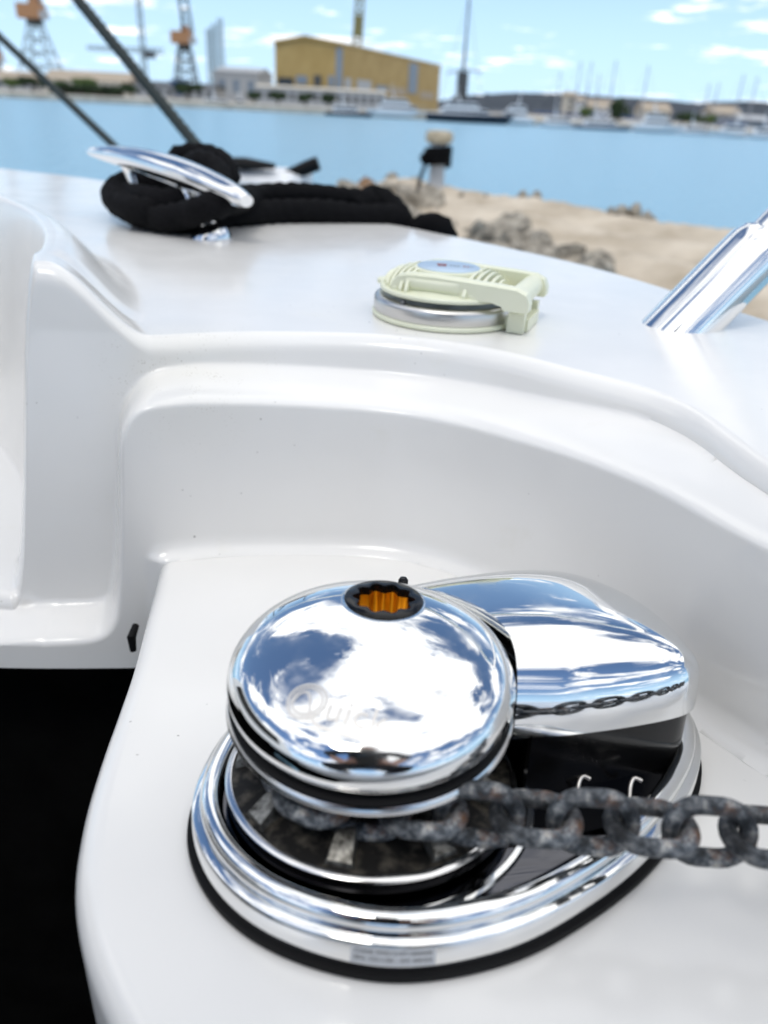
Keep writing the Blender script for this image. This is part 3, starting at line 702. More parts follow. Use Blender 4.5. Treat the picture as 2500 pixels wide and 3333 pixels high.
# ================================================================== CLEAT AND ROPE
def bp_(px, py, y): return by(px, py, y)
clp = np.array([-.245, .775, 0]); clp[2] = deck_plane(*clp[:2])
cl = thing('mooring_cleat', 'polished steel mooring cleat with long tapered horns, black rope round its legs', 'cleat', bframe((0, 0, 0)))
nA, nB = bp_(803, 655, .70), bp_(283, 492, .93)
path = []; rad = []
for i in range(41):
    t = i/40; p = nA+(nB-nA)*t; p = p+np.array([0, 0, .010*math.sin(math.pi*t)]); path.append(p)
    w = math.sin(math.pi*min(1, max(0, (t*.985+.02))))**.42; rad.append(.0255*w*(1.06-.42*t)+.0012)
MB().tube(path, rad, 20, ell=.72).build('horn', M['chrome'], cl, smooth=60)
for t, px, py, yy in ((.34, 690, 762, None), (.70, 505, 700, None)):
    top = nA+(nB-nA)*t
    if t < .5:
        foot = np.array([-.233, .752, 0])
    else: foot = np.array([-.345, .862, 0])
    foot[2] = deck_plane(*foot[:2])-.004
    q = resample([foot, foot+np.array([0, 0, .010]), foot*.55+top*.45+np.array([0, 0, -.004]), top], .003)
    n = len(q); rr_ = [.030-.0185*smooth(0, .28, i/n)+.004*smooth(.75, 1, i/n) for i in range(n)]
    MB().tube(q, rr_, 20, ell=.7).build('leg', M['chrome'], cl, smooth=60)
rp = thing('mooring_rope', 'thick black laid mooring rope heaped round the cleat and led over the gunwale', 'rope', bframe((0, 0, 0)))
P1 = [bp_(*q) for q in [(560, 690, .80), (470, 690, .76), (400, 668, .80), (372, 632, .87), (410, 600, .93), (500, 590, .96), (600, 560, .95), (650, 532, .90), (700, 556, .87), (712, 600, .84), (660, 640, .80), (560, 660, .77), (470, 650, .79), (420, 640, .86)]]
MB().rope(P1, .0185, .062).build('turn', M['rope'], rp, smooth=60)
P2 = [bp_(*q) for q in [(430, 690, .81), (520, 712, .755), (600, 700, .735), (670, 676, .715), (740, 656, .75), (830, 640, .90), (950, 632, .94), (1080, 642, .97), (1180, 655, .985), (1270, 690, 1.0), (1310, 740, 1.02), (1330, 820, 1.03)]]
MB().rope(P2, .0175, .058).build('lead', M['rope'], rp, smooth=60)
P3 = [bp_(*q) for q in [(520, 700, .79), (600, 712, .77), (700, 694, .82), (800, 688, .86), (900, 684, .90), (1050, 688, .93), (1180, 704, .955), (1280, 705, .965), (1330, 760, .98), (1350, 850, .99)]]
P3 = [np.array([p[0], p[1], min(p[2], deck_plane(p[0], p[1])+.0150)]) if k < 8 else p for k, p in enumerate(P3)]
MB().rope(P3, .0180, .058, phase=1).build('lead', M['rope'], rp, smooth=60)
P4 = [bp_(*q) for q in [(1160, 680, .97), (1215, 640, 1.0), (1265, 660, .99), (1310, 715, .97), (1330, 780, .98)]]
MB().rope(P4, .018, .058).build('turn', M['rope'], rp, smooth=60)
P5 = [bp_(*q) for q in [(1330, 790, 1.0), (1365, 745, .96), (1400, 728, .95), (1440, 742, .94), (1460, 800, .96)]]
MB().rope(P5, .018, .05).build('turn', M['rope'], rp, smooth=60)
P6 = [bp_(*q) for q in [(600, 560, 1.0), (575, 520, .96), (620, 505, .95), (690, 512, .93), (735, 545, .90), (740, 590, .88), (700, 640, .86)]]
MB().rope(P6, .0175, .058).build('turn', M['rope'], rp, smooth=60)

# ================================================================== BOW RAIL
br = thing('bow_rail', 'oblique chrome bow rail stanchion with thick foot at the right edge of the deck', 'rail', bframe((0, 0, 0)))
f0 = np.array([.2475, .425, 0]); f0[2] = deck_plane(*f0[:2]); t1 = by(2480, 795, .44)
ax_ = (t1-f0)/np.linalg.norm(t1-f0); s0 = f0-ax_*.03
q = [s0+ax_*d for d in np.linspace(0, np.linalg.norm(t1-s0), 14)]
MB().tube(q, [.0310-.0015*i/13 for i in range(13)]+[.0265], 40, ell=.88).build('stanchion_foot', M['chrome'], br, smooth=60)
q2 = [t1-ax_*.006, t1+ax_*.001, t1+ax_*.003]; MB().tube(q2, [.0225, .0235, .0220], 32).build('collar', M['chrome'], br)
side_r = np.array([.55, -.83, 0])
rail = resample([t1-ax_*.005, t1+ax_*.10, t1+ax_*.22, t1+ax_*.30+np.array([0, .01, .05]), t1+ax_*.32+np.array([-.10, .14, .12]), np.array([.0, 1.02, .62]), np.array([-.45, 1.32, .68]), np.array([-1.0, 1.68, .74])], .02)
MB().tube(rail, .0185, 20).build('rail_tube', M['chrome'], br)

# ================================================================== MOORING LINES at upper left
def taut(label, a, b, ya, yb, r):
    p, q = wy(*a, ya), wy(*b, yb); d = q-p; 
    pts = [p-d*.12, p, p+d*.5, q, q+d*.6, q+d*1.6]
    o = MB().rope(pts, r, r*5).build('mooring_line', M['line'], None, smooth=60)
    return tag(o, label, 'rope', 'taut lines crossing the sky at upper left')
taut('nearer thick dark line slanting down behind the cleat from the top edge', (255, 0), (662, 500), 2.6, 2.3, .0165)
taut('farther thin dark line slanting down at the far left edge', (0, 120), (388, 490), 3.4, 3.0, .0145)

# ================================================================== BREAKWATER with rocks and bollard
PZ = 1.12
MT = dict(
    dirt=mat_noise('sandy_concrete', (.40, .33, .24), (.60, .52, .41), 1.6, .9, 0, .5, .05, 8),
    rock=mat_noise('breakwater_rock', (.16, .14, .11), (.52, .46, .37), 3.2, .9, 0, .8, .06, 9),
    rust=mat_noise('rusty_rock', (.16, .07, .03), (.36, .24, .14), 4, .9, 0, .8, .06, 8),
    tan=mat_noise('worn_tan_paint', (.36, .29, .19), (.56, .47, .33), 9, .7),
    white=mat_plain('white_boat_paint', (.74, .75, .76), .35), navy=mat_plain('navy_hull_paint', (.012, .018, .035), .3), glass=mat_plain('dark_tinted_glass', (.012, .015, .02), .12),
    grey=mat_plain('light_grey_cladding', (.42, .43, .44), .6), dgrey=mat_plain('dark_grey_metal', (.06, .065, .07), .6), bluegrey=mat_plain('blue_grey_panel', (.20, .25, .31), .5),
    yellow=mat_noise('ochre_cladding', (.38, .255, .085), (.45, .315, .12), .25, .7), cream_w=mat_plain('cream_render', (.60, .56, .48), .8), roofr=mat_plain('tan_roof', (.40, .33, .25), .8),
    orange=mat_plain('faded_orange_paint', (.44, .22, .10), .6), crane=mat_plain('grey_blue_crane_paint', (.26, .33, .36), .6), crane_d=mat_plain('dark_crane_paint', (.035, .035, .03), .7), olive=mat_plain('olive_crane_paint', (.22, .20, .08), .7),
    quay=mat_noise('quay_concrete', (.38, .34, .28), (.52, .48, .41), .4, .9), hill=mat_noise('hazy_wooded_hill', (.022, .030, .040), (.055, .065, .080), .02, 1.0, 0, 0, .01, 9),  # hill colour has the bluish distance haze mixed in
    leaf=mat_noise('tree_leaves', (.014, .030, .010), (.04, .07, .022), 1.5, .8), leaf2=mat_noise('light_tree_leaves', (.06, .10, .025), (.13, .18, .05), 1.2, .8), bark=mat_plain('bark', (.06, .045, .03), .9),
    mast=mat_plain('grey_mast', (.30, .31, .33), .5), red=mat_plain('red_boat_paint', (.35, .05, .04), .5), blue=mat_plain('blue_cover', (.03, .08, .22), .7))
def build_breakwater():
    far = [(1020, 612), (1120, 600), (1210, 592), (1300, 588), (1450, 600), (1600, 616), (1750, 640), (1900, 672), (2050, 694), (2200, 716), (2400, 748), (2700, 800), (3300, 930)]
    nearp = [(1020, 640), (1130, 655), (1230, 682), (1330, 710), (1440, 735), (1560, 762), (1700, 798), (1860, 842), (2030, 895), (2250, 975), (2450, 1060), (2700, 1180), (3300, 1560)]
    A = resample([wz(x, y, PZ) for x, y in far], .25); Bn = resample([wz(x, y, PZ) for x, y in nearp], .25)
    def even(P, n):
        P = np.array(P); d = np.concatenate([[0], np.cumsum(np.linalg.norm(np.diff(P, axis=0), axis=1))]); t = np.linspace(0, d[-1], n)
        return np.stack([np.interp(t, d, P[:, k]) for k in range(3)], -1)
    n = 120; A, Bn = even(A, n), even(Bn, n); rows = []
    r2 = random.Random(3); ph = [r2.uniform(0, 6) for _ in range(8)]
    for i in range(n):
        row = []
        dirv = A[i]-Bn[i]; L = np.linalg.norm(dirv); dirv /= L
        row.append(Bn[i]-dirv*1.3+np.array([0, 0, -1.6])); row.append(Bn[i]-dirv*.35+np.array([0, 0, -.35]))
        for k in range(25):
            t = k/24; p = Bn[i]*(1-t)+A[i]*t
            z = .05*math.sin(p[0]*1.7+ph[0])*math.sin(p[1]*1.3+ph[1])+.03*math.sin(p[0]*4.1+p[1]*3.3+ph[2])+.02*r2.uniform(-1, 1)
            edge = min(t, 1-t); z -= .10*(1-smooth(0, .1, edge)); row.append(p+np.array([0, 0, z]))
        row.append(A[i]+dirv*.35+np.array([0, 0, -.4])); row.append(A[i]+dirv*1.3+np.array([0, 0, -1.6])); rows.append(row)
    bw = MB().grid(rows).build('breakwater', MT['dirt'], None, smooth=60); tag(bw, kind='structure')
    # rocks: a few shapes, copied
    protos = []
    for k in range(7):
        r3 = random.Random(20+k); bm = bmesh.new(); bmesh.ops.create_icosphere(bm, subdivisions=2, radius=1)
        cuts = [(Vector((r3.gauss(0, 1), r3.gauss(0, 1), r3.gauss(0, 1))).normalized(), r3.uniform(.5, .85)) for _ in range(9)]
        for v in bm.verts:
            for c, d in cuts:
                e = v.co.dot(c)-d
                if e > 0: v.co -= c*e
            v.co *= 1+r3.uniform(-.03, .03)
        me = bpy.data.meshes.new('rock'); bm.to_mesh(me); bm.free(); me.materials.append(MT['rock'] if k != 3 else MT['rust'])
        me.polygons.foreach_set('use_smooth', [True]*len(me.polygons)); me.set_sharp_from_angle(angle=math.radians(28)); protos.append(me)
    r4 = random.Random(5)
    def rock(p, s_, k=None):
        o = link(bpy.data.objects.new('rock', protos[r4.choice((0, 1, 2, 4, 5, 6)) if k is None else k])); o.parent = bw
        o.location = tuple(p); o.rotation_euler = [r4.uniform(0, 6) for _ in range(3)]; o.scale = (s_*r4.uniform(.8, 1.3), s_*r4.uniform(.8, 1.2), s_*r4.uniform(.6, .9))
    for i in range(5, n, 1):
        if Bn[i][1] < .9: continue
        d = A[i]-Bn[i]; d /= np.linalg.norm(d)
        if Bn[i][0] > wz(1960, 870, PZ)[0]: break
        for q in range(3): rock(Bn[i]-d*r4.uniform(-.35, 1.0)+np.array([0, 0, r4.uniform(-.4, .03)]), r4.uniform(.09, .27))
    for px, py, s_, k in ((1130, 610, .26, None), (1185, 600, .20, 3), (1160, 615, .22, None), (1230, 612, .25, None), (1275, 572, .16, None), (1282, 560, .10, 3), (1345, 575, .12, None), (1300, 605, .25, None), (1220, 640, .3, None), (1310, 645, .3, None), (1390, 650, .26, None), (1745, 634, .14, None), (1705, 632, .12, None), (1730, 640, .15, None), (1500, 622, .07, None), (1580, 630, .08, None), (2020, 690, .16, None), (2070, 692, .18, None), (1985, 690, .13, None), (2110, 706, .15, None), (2470, 752, .16, None)):
        rock(wz(px, py+14, PZ)+np.array([0, 0, .0]), s_*.85, k)
build_breakwater()
bb = wz(1418, 616, PZ)
bo = thing('bollard', 'tan mushroom-headed mooring bollard standing on the stone breakwater', 'bollard', loc=tuple(bb))
MB().lathe([(.17, -.1), (.17, .02), (.13, .05), (.115, .12), (.105, .50), (.12, .60), (.14, .635)], 28).build('post', MT['grey'], bo)
MB().lathe([(.10, .61), (.185, .63), (.20, .66), (.20, .74), (.185, .775), (.10, .79), (0, .792)], 28).build('head', MT['tan'], bo)
bor = thing('bollard_rope', 'black rope wound in a bundle round the bollard and led down to the rocks', 'rope', loc=tuple(bb))
hel = [(.155*math.cos(t), .155*math.sin(t), .34+.011*t) for t in np.linspace(0, 19, 120)]
MB().rope(hel, .055, .2).build('wrap', M['rope'], bor)
MB().rope([(-.10, -.10, .50), (-.20, -.16, .46), (-.22, -.15, .40), (-.14, -.12, .38)], .055, .2).build('knot', M['rope'], bor)
e_ = wz(1335, 690, PZ-.1)-bb
MB().rope([(-.14, -.12, .42), (-.24, -.4, .2), tuple(e_*.85+np.array([0, 0, .05])), tuple(e_*1.3+np.array([0, 0, -.25]))], .028, .12).build('tail', M['rope'], bor)

# small white boat bow beyond the gunwale
tb = wy(860, 575, 3.3)
tn = thing('tender', 'white bow of a small boat lying beyond the gunwale with black cover and fender', 'boat', loc=(tb[0], tb[1], 0))
zt_ = wy(860, 582, 3.3)[2]
hull = []
for t in np.linspace(0, 1, 12):
    w = .20*math.sqrt(max(0, 1-t**2.4))+.004; x = -.25+.44*t
    hull.append([(x, -w, zt_), (x, -w*.9, zt_-.12), (x+.0, -w*.5, zt_*.35), (x, 0, -.1), (x, w*.5, zt_*.35), (x, w*.9, zt_-.12), (x, w, zt_), (x, w*.6, zt_+.035), (x, 0, zt_+.045), (x, -w*.6, zt_+.035)])
MB().grid(hull, False, True).add(hull[0], [tuple(range(10))]).build('hull', MT['white'], tn, smooth=50)
MB().tube([(-.20, -.1, zt_+.06), (-.05, -.12, zt_+.06), (.06, -.10, zt_+.055)], [.03, .045, .02], 12, ell=.5).build('cover', M['rubber'], tn)
MB().tube([(.10, -.05, zt_+.02), (.17, -.05, zt_+.05), (.22, -.05, zt_+.07)], [.022, .026, .026], 12).build('fender', M['rubber'], tn)

# ================================================================== FAR SHORE
YS = 165.0
def px_x(px, Y, py=330): return float(wy(px, py, Y)[0])
def px_z(px, py, Y): return float(wy(px, py, Y)[2])
q = MB(); edge = [(-260, 182), (-120, 172), (-40, 166), (30, 164), (110, 160), (260, 162)]
E1 = resample([(x, y, 0) for x, y in edge], 12)
q.grid([[(p[0], p[1], -1) for p in E1], [(p[0], p[1], 1.0) for p in E1], [(p[0], p[1]+.6, 1.15) for p in E1], [(p[0], p[1]+60, 1.2) for p in E1], [(p[0], p[1]+900, 2.0) for p in E1]])
tag(q.build('quay', MT['quay'], smooth=30), kind='structure')
# hill
r5 = random.Random(11); rows = []
prof = [(1380, 345), (1480, 318), (1600, 306), (1800, 306), (2000, 318), (2150, 330), (2280, 346), (2350, 334), (2400, 330), (2450, 340), (2500, 365), (2620, 400), (2800, 420)]
HY = 620.0; pts = [(px_x(a, HY, b), px_z(a, b, HY)) for a, b in prof]
xs = np.linspace(pts[0][0], pts[-1][0], 160); hz = np.interp(xs, [p[0] for p in pts], [p[1] for p in pts])
for k in range(9):
    t = k/8; rows.append([(x, HY-200+260*t+r5.uniform(-4, 4), (max(h, 2)+r5.uniform(-1.2, 1.2))*math.sin(min(1, t*1.25)*math.pi/2) if t < 1 else 0) for x, h in zip(xs, hz)])
tag(MB().grid(rows).build('hill', MT['hill'], smooth=70), kind='structure')

def far_thing(name, label, cat, px, Y, z=1.15, group=None): return thing(name, label, cat, loc=(px_x(px, Y), Y, z), group=group)
def building(name, label, px0, px1, pytop, Y, depth, wall, roof, rows_=1, cols_=4, win='glass', roof_h=.8, group=None):
    x0, x1 = px_x(px0, Y), px_x(px1, Y); W = x1-x0; H = px_z((px0+px1)/2, pytop, Y)-1.15
    o = thing(name, label, 'building', loc=((x0+x1)/2, Y, 1.15), group=group)
    MB().box((0, depth/2, H/2), (W, depth, H)).build('wall', MT[wall], o, smooth=0)
    m = MB(); m.add([(-W/2-.4, -.4, H), (W/2+.4, -.4, H), (W/2+.4, depth+.4, H), (-W/2-.4, depth+.4, H), (-W/2-.4, depth/2, H+roof_h), (W/2+.4, depth/2, H+roof_h)], [(0, 1, 5, 4), (3, 4, 5, 2), (0, 4, 3), (1, 2, 5), (0, 3, 2, 1)]); m.build('roof', MT[roof], o, smooth=0)
    for r in range(rows_):
        for c in range(cols_):
            cw_, ch_ = W/cols_, H/rows_
            MB().box((-W/2+(c+.5)*cw_, -.02, (r+.52)*ch_), (cw_*.5, .12, ch_*.42)).build('window', MT[win], o, smooth=0)
    return o
def tree(label, px, pytop, Y, w, leaf='leaf', group='trees on the far quay', seed=0):
    H = max(2.5, px_z(px, pytop, Y)-1.15); o = far_thing('tree', label, 'tree', px, Y, group=group); r = random.Random(seed+int(px))
    MB().tube([(0, 0, 0), (.1, 0, H*.3), (0, .1, H*.6)], [.22, .16, .08], 8).build('trunk', MT['bark'], o)
    m = MB(); lob = [(r.uniform(-.5, .5)*w, r.uniform(-.5, .5)*w, H*r.uniform(.5, .82), r.uniform(.35, .55)) for _ in range(7)]
    for _ in range(420):
        lx, ly, lz, lr = r.choice(lob); v = Vector((r.gauss(0, 1), r.gauss(0, 1), r.gauss(0, 1))).normalized()*r.uniform(.6, 1)**.5
        c = Vector((lx+v.x*lr*w, ly+v.y*lr*w, lz+v.z*lr*H*.36)); a = Vector((r.gauss(0, 1), r.gauss(0, 1), r.gauss(0, 1))).normalized()*r.uniform(.2, .42); b = v.cross(a).normalized()*r.uniform(.2, .4) if v.cross(a).length > .01 else Vector((.3, 0, 0))
        m.add([c-a-b, c+a-b, c+a+b, c-a+b], [(0, 1, 2, 3)])
    m.build('crown', MT[leaf], o, smooth=0); return o
# ochre hangar: one face towards the water, one receding to the right
def hangar():
    YC, YR, YL = 200.0, 277.0, 206.0
    A0, A1, A2 = np.array([px_x(895, YL, 200), YL]), np.array([px_x(1116, YC, 200), YC]), np.array([px_x(1432, YR, 250), YR]); A3 = A0+A2-A1
    H = px_z(1116, 150, YC)-1.15; o = thing('hangar', 'large ochre shipyard hangar with grey-blue vertical strips across the water', 'building', loc=(A1[0], A1[1], 1.15))
    P = [A0-A1, A1-A1, A2-A1, A3-A1]; mid = P[0]*.55+P[1]*.45; midb = P[3]*.55+P[2]*.45; HP = H+1.3
    v = [(*p, 0) for p in P]+[(*p, H) for p in P]+[(*mid, HP), (*midb, HP)]
    MB().add(v, [(0, 1, 5, 8, 4), (1, 2, 6, 5), (2, 3, 7, 9, 6), (3, 0, 4, 7)]).build('wall', MT['yellow'], o, smooth=0)
    def ov(p, k): q = np.array(p); c = (P[0]+P[2])/2; return tuple(c+(q-c)*k)
    r0 = [(*ov(p, 1.012), h) for p, h in ((P[0], H+.05), (mid, HP+.05), (P[1], H+.05), (P[2], H+.05), (midb, HP+.05), (P[3], H+.05))]; r1 = [(x, y, z+.6) for x, y, z in r0]
    MB().add(r0+r1, [(6, 7, 10, 11), (7, 8, 9, 10), (0, 1, 7, 6), (1, 2, 8, 7), (2, 3, 9, 8), (3, 4, 10, 9), (4, 5, 11, 10), (5, 0, 6, 11)]).build('roof', MT['yellow'], o, smooth=0)
    def face(a, b, items):
        d = b-a; L = np.linalg.norm(d); d = d/L
        for p0, p1, z0, z1, mt in items:
            u = []
            for px in (p0, p1):
                r_ = rayw(px, 250)[:2]; u.append(float(np.linalg.solve(np.array([[d[0], -r_[0]], [d[1], -r_[1]]]), -(a+A1))[0]))
            c = a+d*(u[0]+u[1])/2
            MB().box((c[0], c[1], H*(z0+z1)/2), (abs(u[1]-u[0]), .3, H*(z1-z0)), math.atan2(d[1], d[0])).build('window' if z1 < .6 else 'wall_strip', MT[mt], o, smooth=0)
    face(P[0], P[1], [(1094, 1114, .0, .97, 'bluegrey'), (905, 955, .22, .46, 'glass'), (965, 1000, .36, .5, 'bluegrey'), (1022, 1046, .34, .52, 'dgrey'), (1070, 1088, .34, .52, 'bluegrey')])
    face(P[1], P[2], [(1330, 1358, .35, .96, 'bluegrey'), (1122, 1142, .30, .5, 'grey'), (1162, 1208, .28, .5, 'grey'), (1225, 1262, .30, .44, 'bluegrey'), (1270, 1322, .28, .44, 'roofr'), (1370, 1415, .26, .42, 'roofr')])
hangar()
building('quay_building', 'long low white building with dark windows in front of the ochre hangar', 835, 1250, 292, 190, 9, 'grey', 'cream_w', 1, 16, 'dgrey', .5)
building('warehouse', 'pale grey warehouse left of the ochre hangar', 702, 842, 234, 235, 25, 'grey', 'grey', 1, 3, 'bluegrey', 1.5)
building('shed', 'long tan-roofed shed behind the trees at far left', 150, 420, 262, 215, 14, 'cream_w', 'roofr', 1, 9, 'dgrey', 2.2)
building('shed', 'small pale shed at the left picture edge', -60, 110, 258, 220, 14, 'grey', 'roofr', 1, 4, 'dgrey', 2.0)
building('shed', 'low grey shed behind the dark harbour crane', 440, 700, 282, 205, 12, 'grey', 'dgrey', 1, 8, 'dgrey', 1.0)
building('tower_house', 'narrow tan tower house among the marina boats', 1843, 1872, 312, 215, 6, 'cream_w', 'roofr', 4, 1, 'dgrey', 1.0)
building('house', 'tall white house beside the tan tower', 1880, 1902, 328, 212, 7, 'white', 'roofr', 3, 1, 'dgrey', 1.0)
building('house', 'wide white house with tan roof behind the marina', 1925, 2012, 352, 210, 9, 'white', 'roofr', 2, 4, 'dgrey', 1.8)
building('house', 'white house partly hidden by a cruiser at right', 2105, 2190, 362, 205, 9, 'cream_w', 'roofr', 2, 4, 'dgrey', 1.8)
building('house', 'grey-white house near the right picture edge', 2335, 2420, 372, 205, 9, 'grey', 'roofr', 2, 4, 'dgrey', 1.8)
building('boathouse', 'small blue-grey boathouse at the right picture edge', 2430, 2520, 392, 195, 8, 'bluegrey', 'grey', 1, 4, 'dgrey', 1.0)
for i, (px, py, w, lf, lb) in enumerate([(828, 290, 1.9, 'leaf', 'leftmost round dark tree before the long white quay building'), (905, 296, 1.9, 'leaf', 'second round dark tree from the left before the quay building'), (995, 303, 1.9, 'leaf', 'third round dark tree from the left before the quay building'), (1070, 308, 1.8, 'leaf', 'rightmost round dark tree before the quay building'),
        (110, 252, 3.0, 'leaf', 'dark tree at far left under the orange crane'), (45, 250, 3.0, 'leaf2', 'pale green tree at the far left edge'), (285, 256, 3.2, 'leaf2', 'bright green tree before the tan-roofed shed'), (200, 262, 2.6, 'leaf2', 'light green tree right of the orange crane'), (430, 285, 2.6, 'leaf', 'low dark tree right of the tan-roofed shed'),
        (615, 268, 3.2, 'leaf', 'bushy dark tree at the foot of the dark crane'), (2018, 320, 2.6, 'leaf', 'tall dark tree behind the white marina house'), (2025, 378, 2.0, 'leaf', 'low bush below the tall dark tree'), (2235, 362, 3.2, 'leaf', 'wide dark tree right of the big cruiser'), (2260, 385, 2.0, 'leaf2', 'olive bush beside the marina at right'), (2320, 392, 2.2, 'leaf2', 'small olive tree near the right houses'), (1910, 372, 1.8, 'leaf2', 'small light tree by the white marina house')]):
    tree(lb, px, py, 178 if i < 4 else 185, w, lf, seed=i)
hd = far_thing('hedge', 'long dark hedge along the left quay', 'hedge', 285, 172)
m = MB(); r6 = random.Random(9); hw = (px_x(402, 172)-px_x(168, 172))/2
for _ in range(900):
    c = Vector((r6.uniform(-hw, hw), r6.uniform(-.8, .8), r6.uniform(.1, 1.7))); a = Vector((r6.gauss(0, 1), r6.gauss(0, 1), r6.gauss(0, 1))).normalized()*.3; b = Vector((r6.gauss(0, 1), r6.gauss(0, 1), r6.gauss(0, 1))).normalized()*.3
    m.add([c-a-b, c+a-b, c+a+b, c-a+b], [(0, 1, 2, 3)])
m.build('foliage', MT['leaf'], hd, smooth=0); MB().box((0, 0, .6), (2*hw, 1.0, 1.2)).build('core', MT['bark'], hd, smooth=0)

# cranes
def lattice(m, p, q, w0, w1, n, r):
    p, q = np.array(p, float), np.array(q, float); t = (q-p)/np.linalg.norm(q-p); a = np.cross(t, [0, 1., 0]); a = a/np.linalg.norm(a) if np.linalg.norm(a) > .01 else np.array([1., 0, 0]); b = np.cross(t, a)
    R = []
    for i in range(n+1):
        f = i/n; w = w0+(w1-w0)*f; c = p+(q-p)*f; R.append([c+w*(sx*a+sy*b) for sx, sy in ((-1, -1), (1, -1), (1, 1), (-1, 1))])
    for i in range(n):
        for k in range(4):
            m.tube([R[i][k], R[i+1][k]], r, 5); m.tube([R[i][k], R[i+1][(k+1) % 4]], r*.6, 4); m.tube([R[i+1][k], R[i+1][(k+1) % 4]], r*.6, 4)
def harbour_crane(label, px, py_base, py_cab, Y, cabm, jib, legw=5.0, struct='crane', cabs=1.0, cd=None):
    z1 = px_z(px, py_cab, Y)-1.15; o = far_thing('harbour_crane', label, 'crane', px, Y, group='shipyard cranes on the far quay')
    m = MB(); lattice(m, (0, 0, 0), (0, 0, z1-1.5), legw, 1.5, 5, .22); m.build('tower', MT[struct], o, smooth=0)
    MB().lathe([(0, -1.6), (2.3*cabs, -1.5), (2.0*cabs, -.2), (0, -.2)], 16, (0, 0), z1).build('slewing_ring', MT['crane_d'], o)
    c = MB().box((-.6*cabs, 0, z1+1.6*cabs), (6.4*cabs, 4*cabs, 3.4*cabs)).box((.6*cabs, 0, z1+4*cabs), (2.4*cabs, 2.4*cabs, 1.6*cabs)).build('machinery_house', MT[cabm], o, smooth=0)
    MB().box((3.2*cabs, -1.2, z1+.8*cabs), (1.8*cabs, 1.8*cabs, 1.9*cabs)).build('driver_cab', MT['grey'], o, smooth=0)
    m = MB(); tip = jib; lattice(m, (1.2, 0, z1+3*cabs), tip, 1.1, .35, 9, .14); m.build('jib', MT[struct if struct != 'crane' else 'dgrey'], o, smooth=0)
    m = MB(); m.tube([(0, 0, z1+5*cabs), tip], .07, 4); m.tube([tip, (tip[0], tip[1], max(2, tip[2]-25))], .05, 4); m.build('hoist_rope', MT['crane_d'], o, smooth=0); return o
harbour_crane('pale lattice harbour crane with orange machinery house at upper left', 150, 250, 62, 240, 'orange', (-6, 0, 62), 5.6)
harbour_crane('harbour crane with orange house cut by the left picture edge', 5, 250, 205, 300, 'orange', (-4, 0, 62), 4.2, 'crane', .9)
harbour_crane('dark shipyard crane with brown house standing left of the warehouse', 612, 300, 142, 230, 'orange', (-3.5, 0, 58), 3.2, 'crane_d', .8)
def tower_crane():
    Y = 320; o = far_thing('tower_crane', 'thin tower crane with long horizontal jib seen between the mooring lines', 'crane', 480, Y); z = px_z(480, 165, Y)-1.15
    m = MB(); lattice(m, (0, 0, 0), (0, 0, z+18), .8, .7, 10, .16); m.build('mast', MT['crane'], o, smooth=0)
    xl, xr = px_x(305, Y)-px_x(480, Y), px_x(545, Y)-px_x(480, Y); m = MB(); lattice(m, (xr, 0, z), (xl, 0, z), .8, .5, 14, .16); m.build('jib', MT['crane'], o, smooth=0)
    MB().box((px_x(500, Y)-px_x(480, Y), 0, z-1.2), (4, 2, 2.2)).build('counterweight', MT['dgrey'], o, smooth=0)
tower_crane()
def leg_rig():
    Y = 260; o = far_thing('lattice_masts', 'group of three pale lattice masts right of the dark crane', 'mast', 712, Y)
    for px, py in ((690, 95), (708, 80), (728, 62)):
        dx = px_x(px, Y)-px_x(712, Y); m = MB(); lattice(m, (dx, 0, 0), (dx, 0, px_z(px, py, Y)-1.15), .55, .55, 12, .12); m.build('mast', MT['crane'], o, smooth=0)
leg_rig()
o = far_thing('luffing_jib', 'olive lattice crane jib rising behind the ochre hangar', 'crane', 1150, 300); m = MB(); lattice(m, (0, 0, 0), (2.5, 0, 55), 1.6, 1.0, 14, .28); m.build('jib', MT['olive'], o, smooth=0)
MB().box((.9, -1, px_z(1150, 85, 300)-1.15), (2.6, 2, 6)).build('operator_cab', MT['olive'], o, smooth=0)
MB().box((0, 0, 3), (6, 6, 6)).build('machinery_house', MT['olive'], o, smooth=0)
o = far_thing('blue_hopper', 'dark blue hopper at the foot of the dark crane', 'hopper', 588, 200); z = px_z(588, 262, 200)-1.15
m = MB(); m.add([(-.6, -.6, z-3), (.6, -.6, z-3), (.6, .6, z-3), (-.6, .6, z-3), (-1.8, -1.8, z), (1.8, -1.8, z), (1.8, 1.8, z), (-1.8, 1.8, z)], [(0, 1, 5, 4), (1, 2, 6, 5), (2, 3, 7, 6), (3, 0, 4, 7), (0, 3, 2, 1), (4, 5, 6, 7)]); m.build('bin', MT['blue'], o, smooth=0)
[MB().tube([(sx*1.2, sy*1.2, 0), (sx*1.2, sy*1.2, z-1.5)], .12, 6).build('leg', MT['dgrey'], o) for sx in (-1, 1) for sy in (-1, 1)]

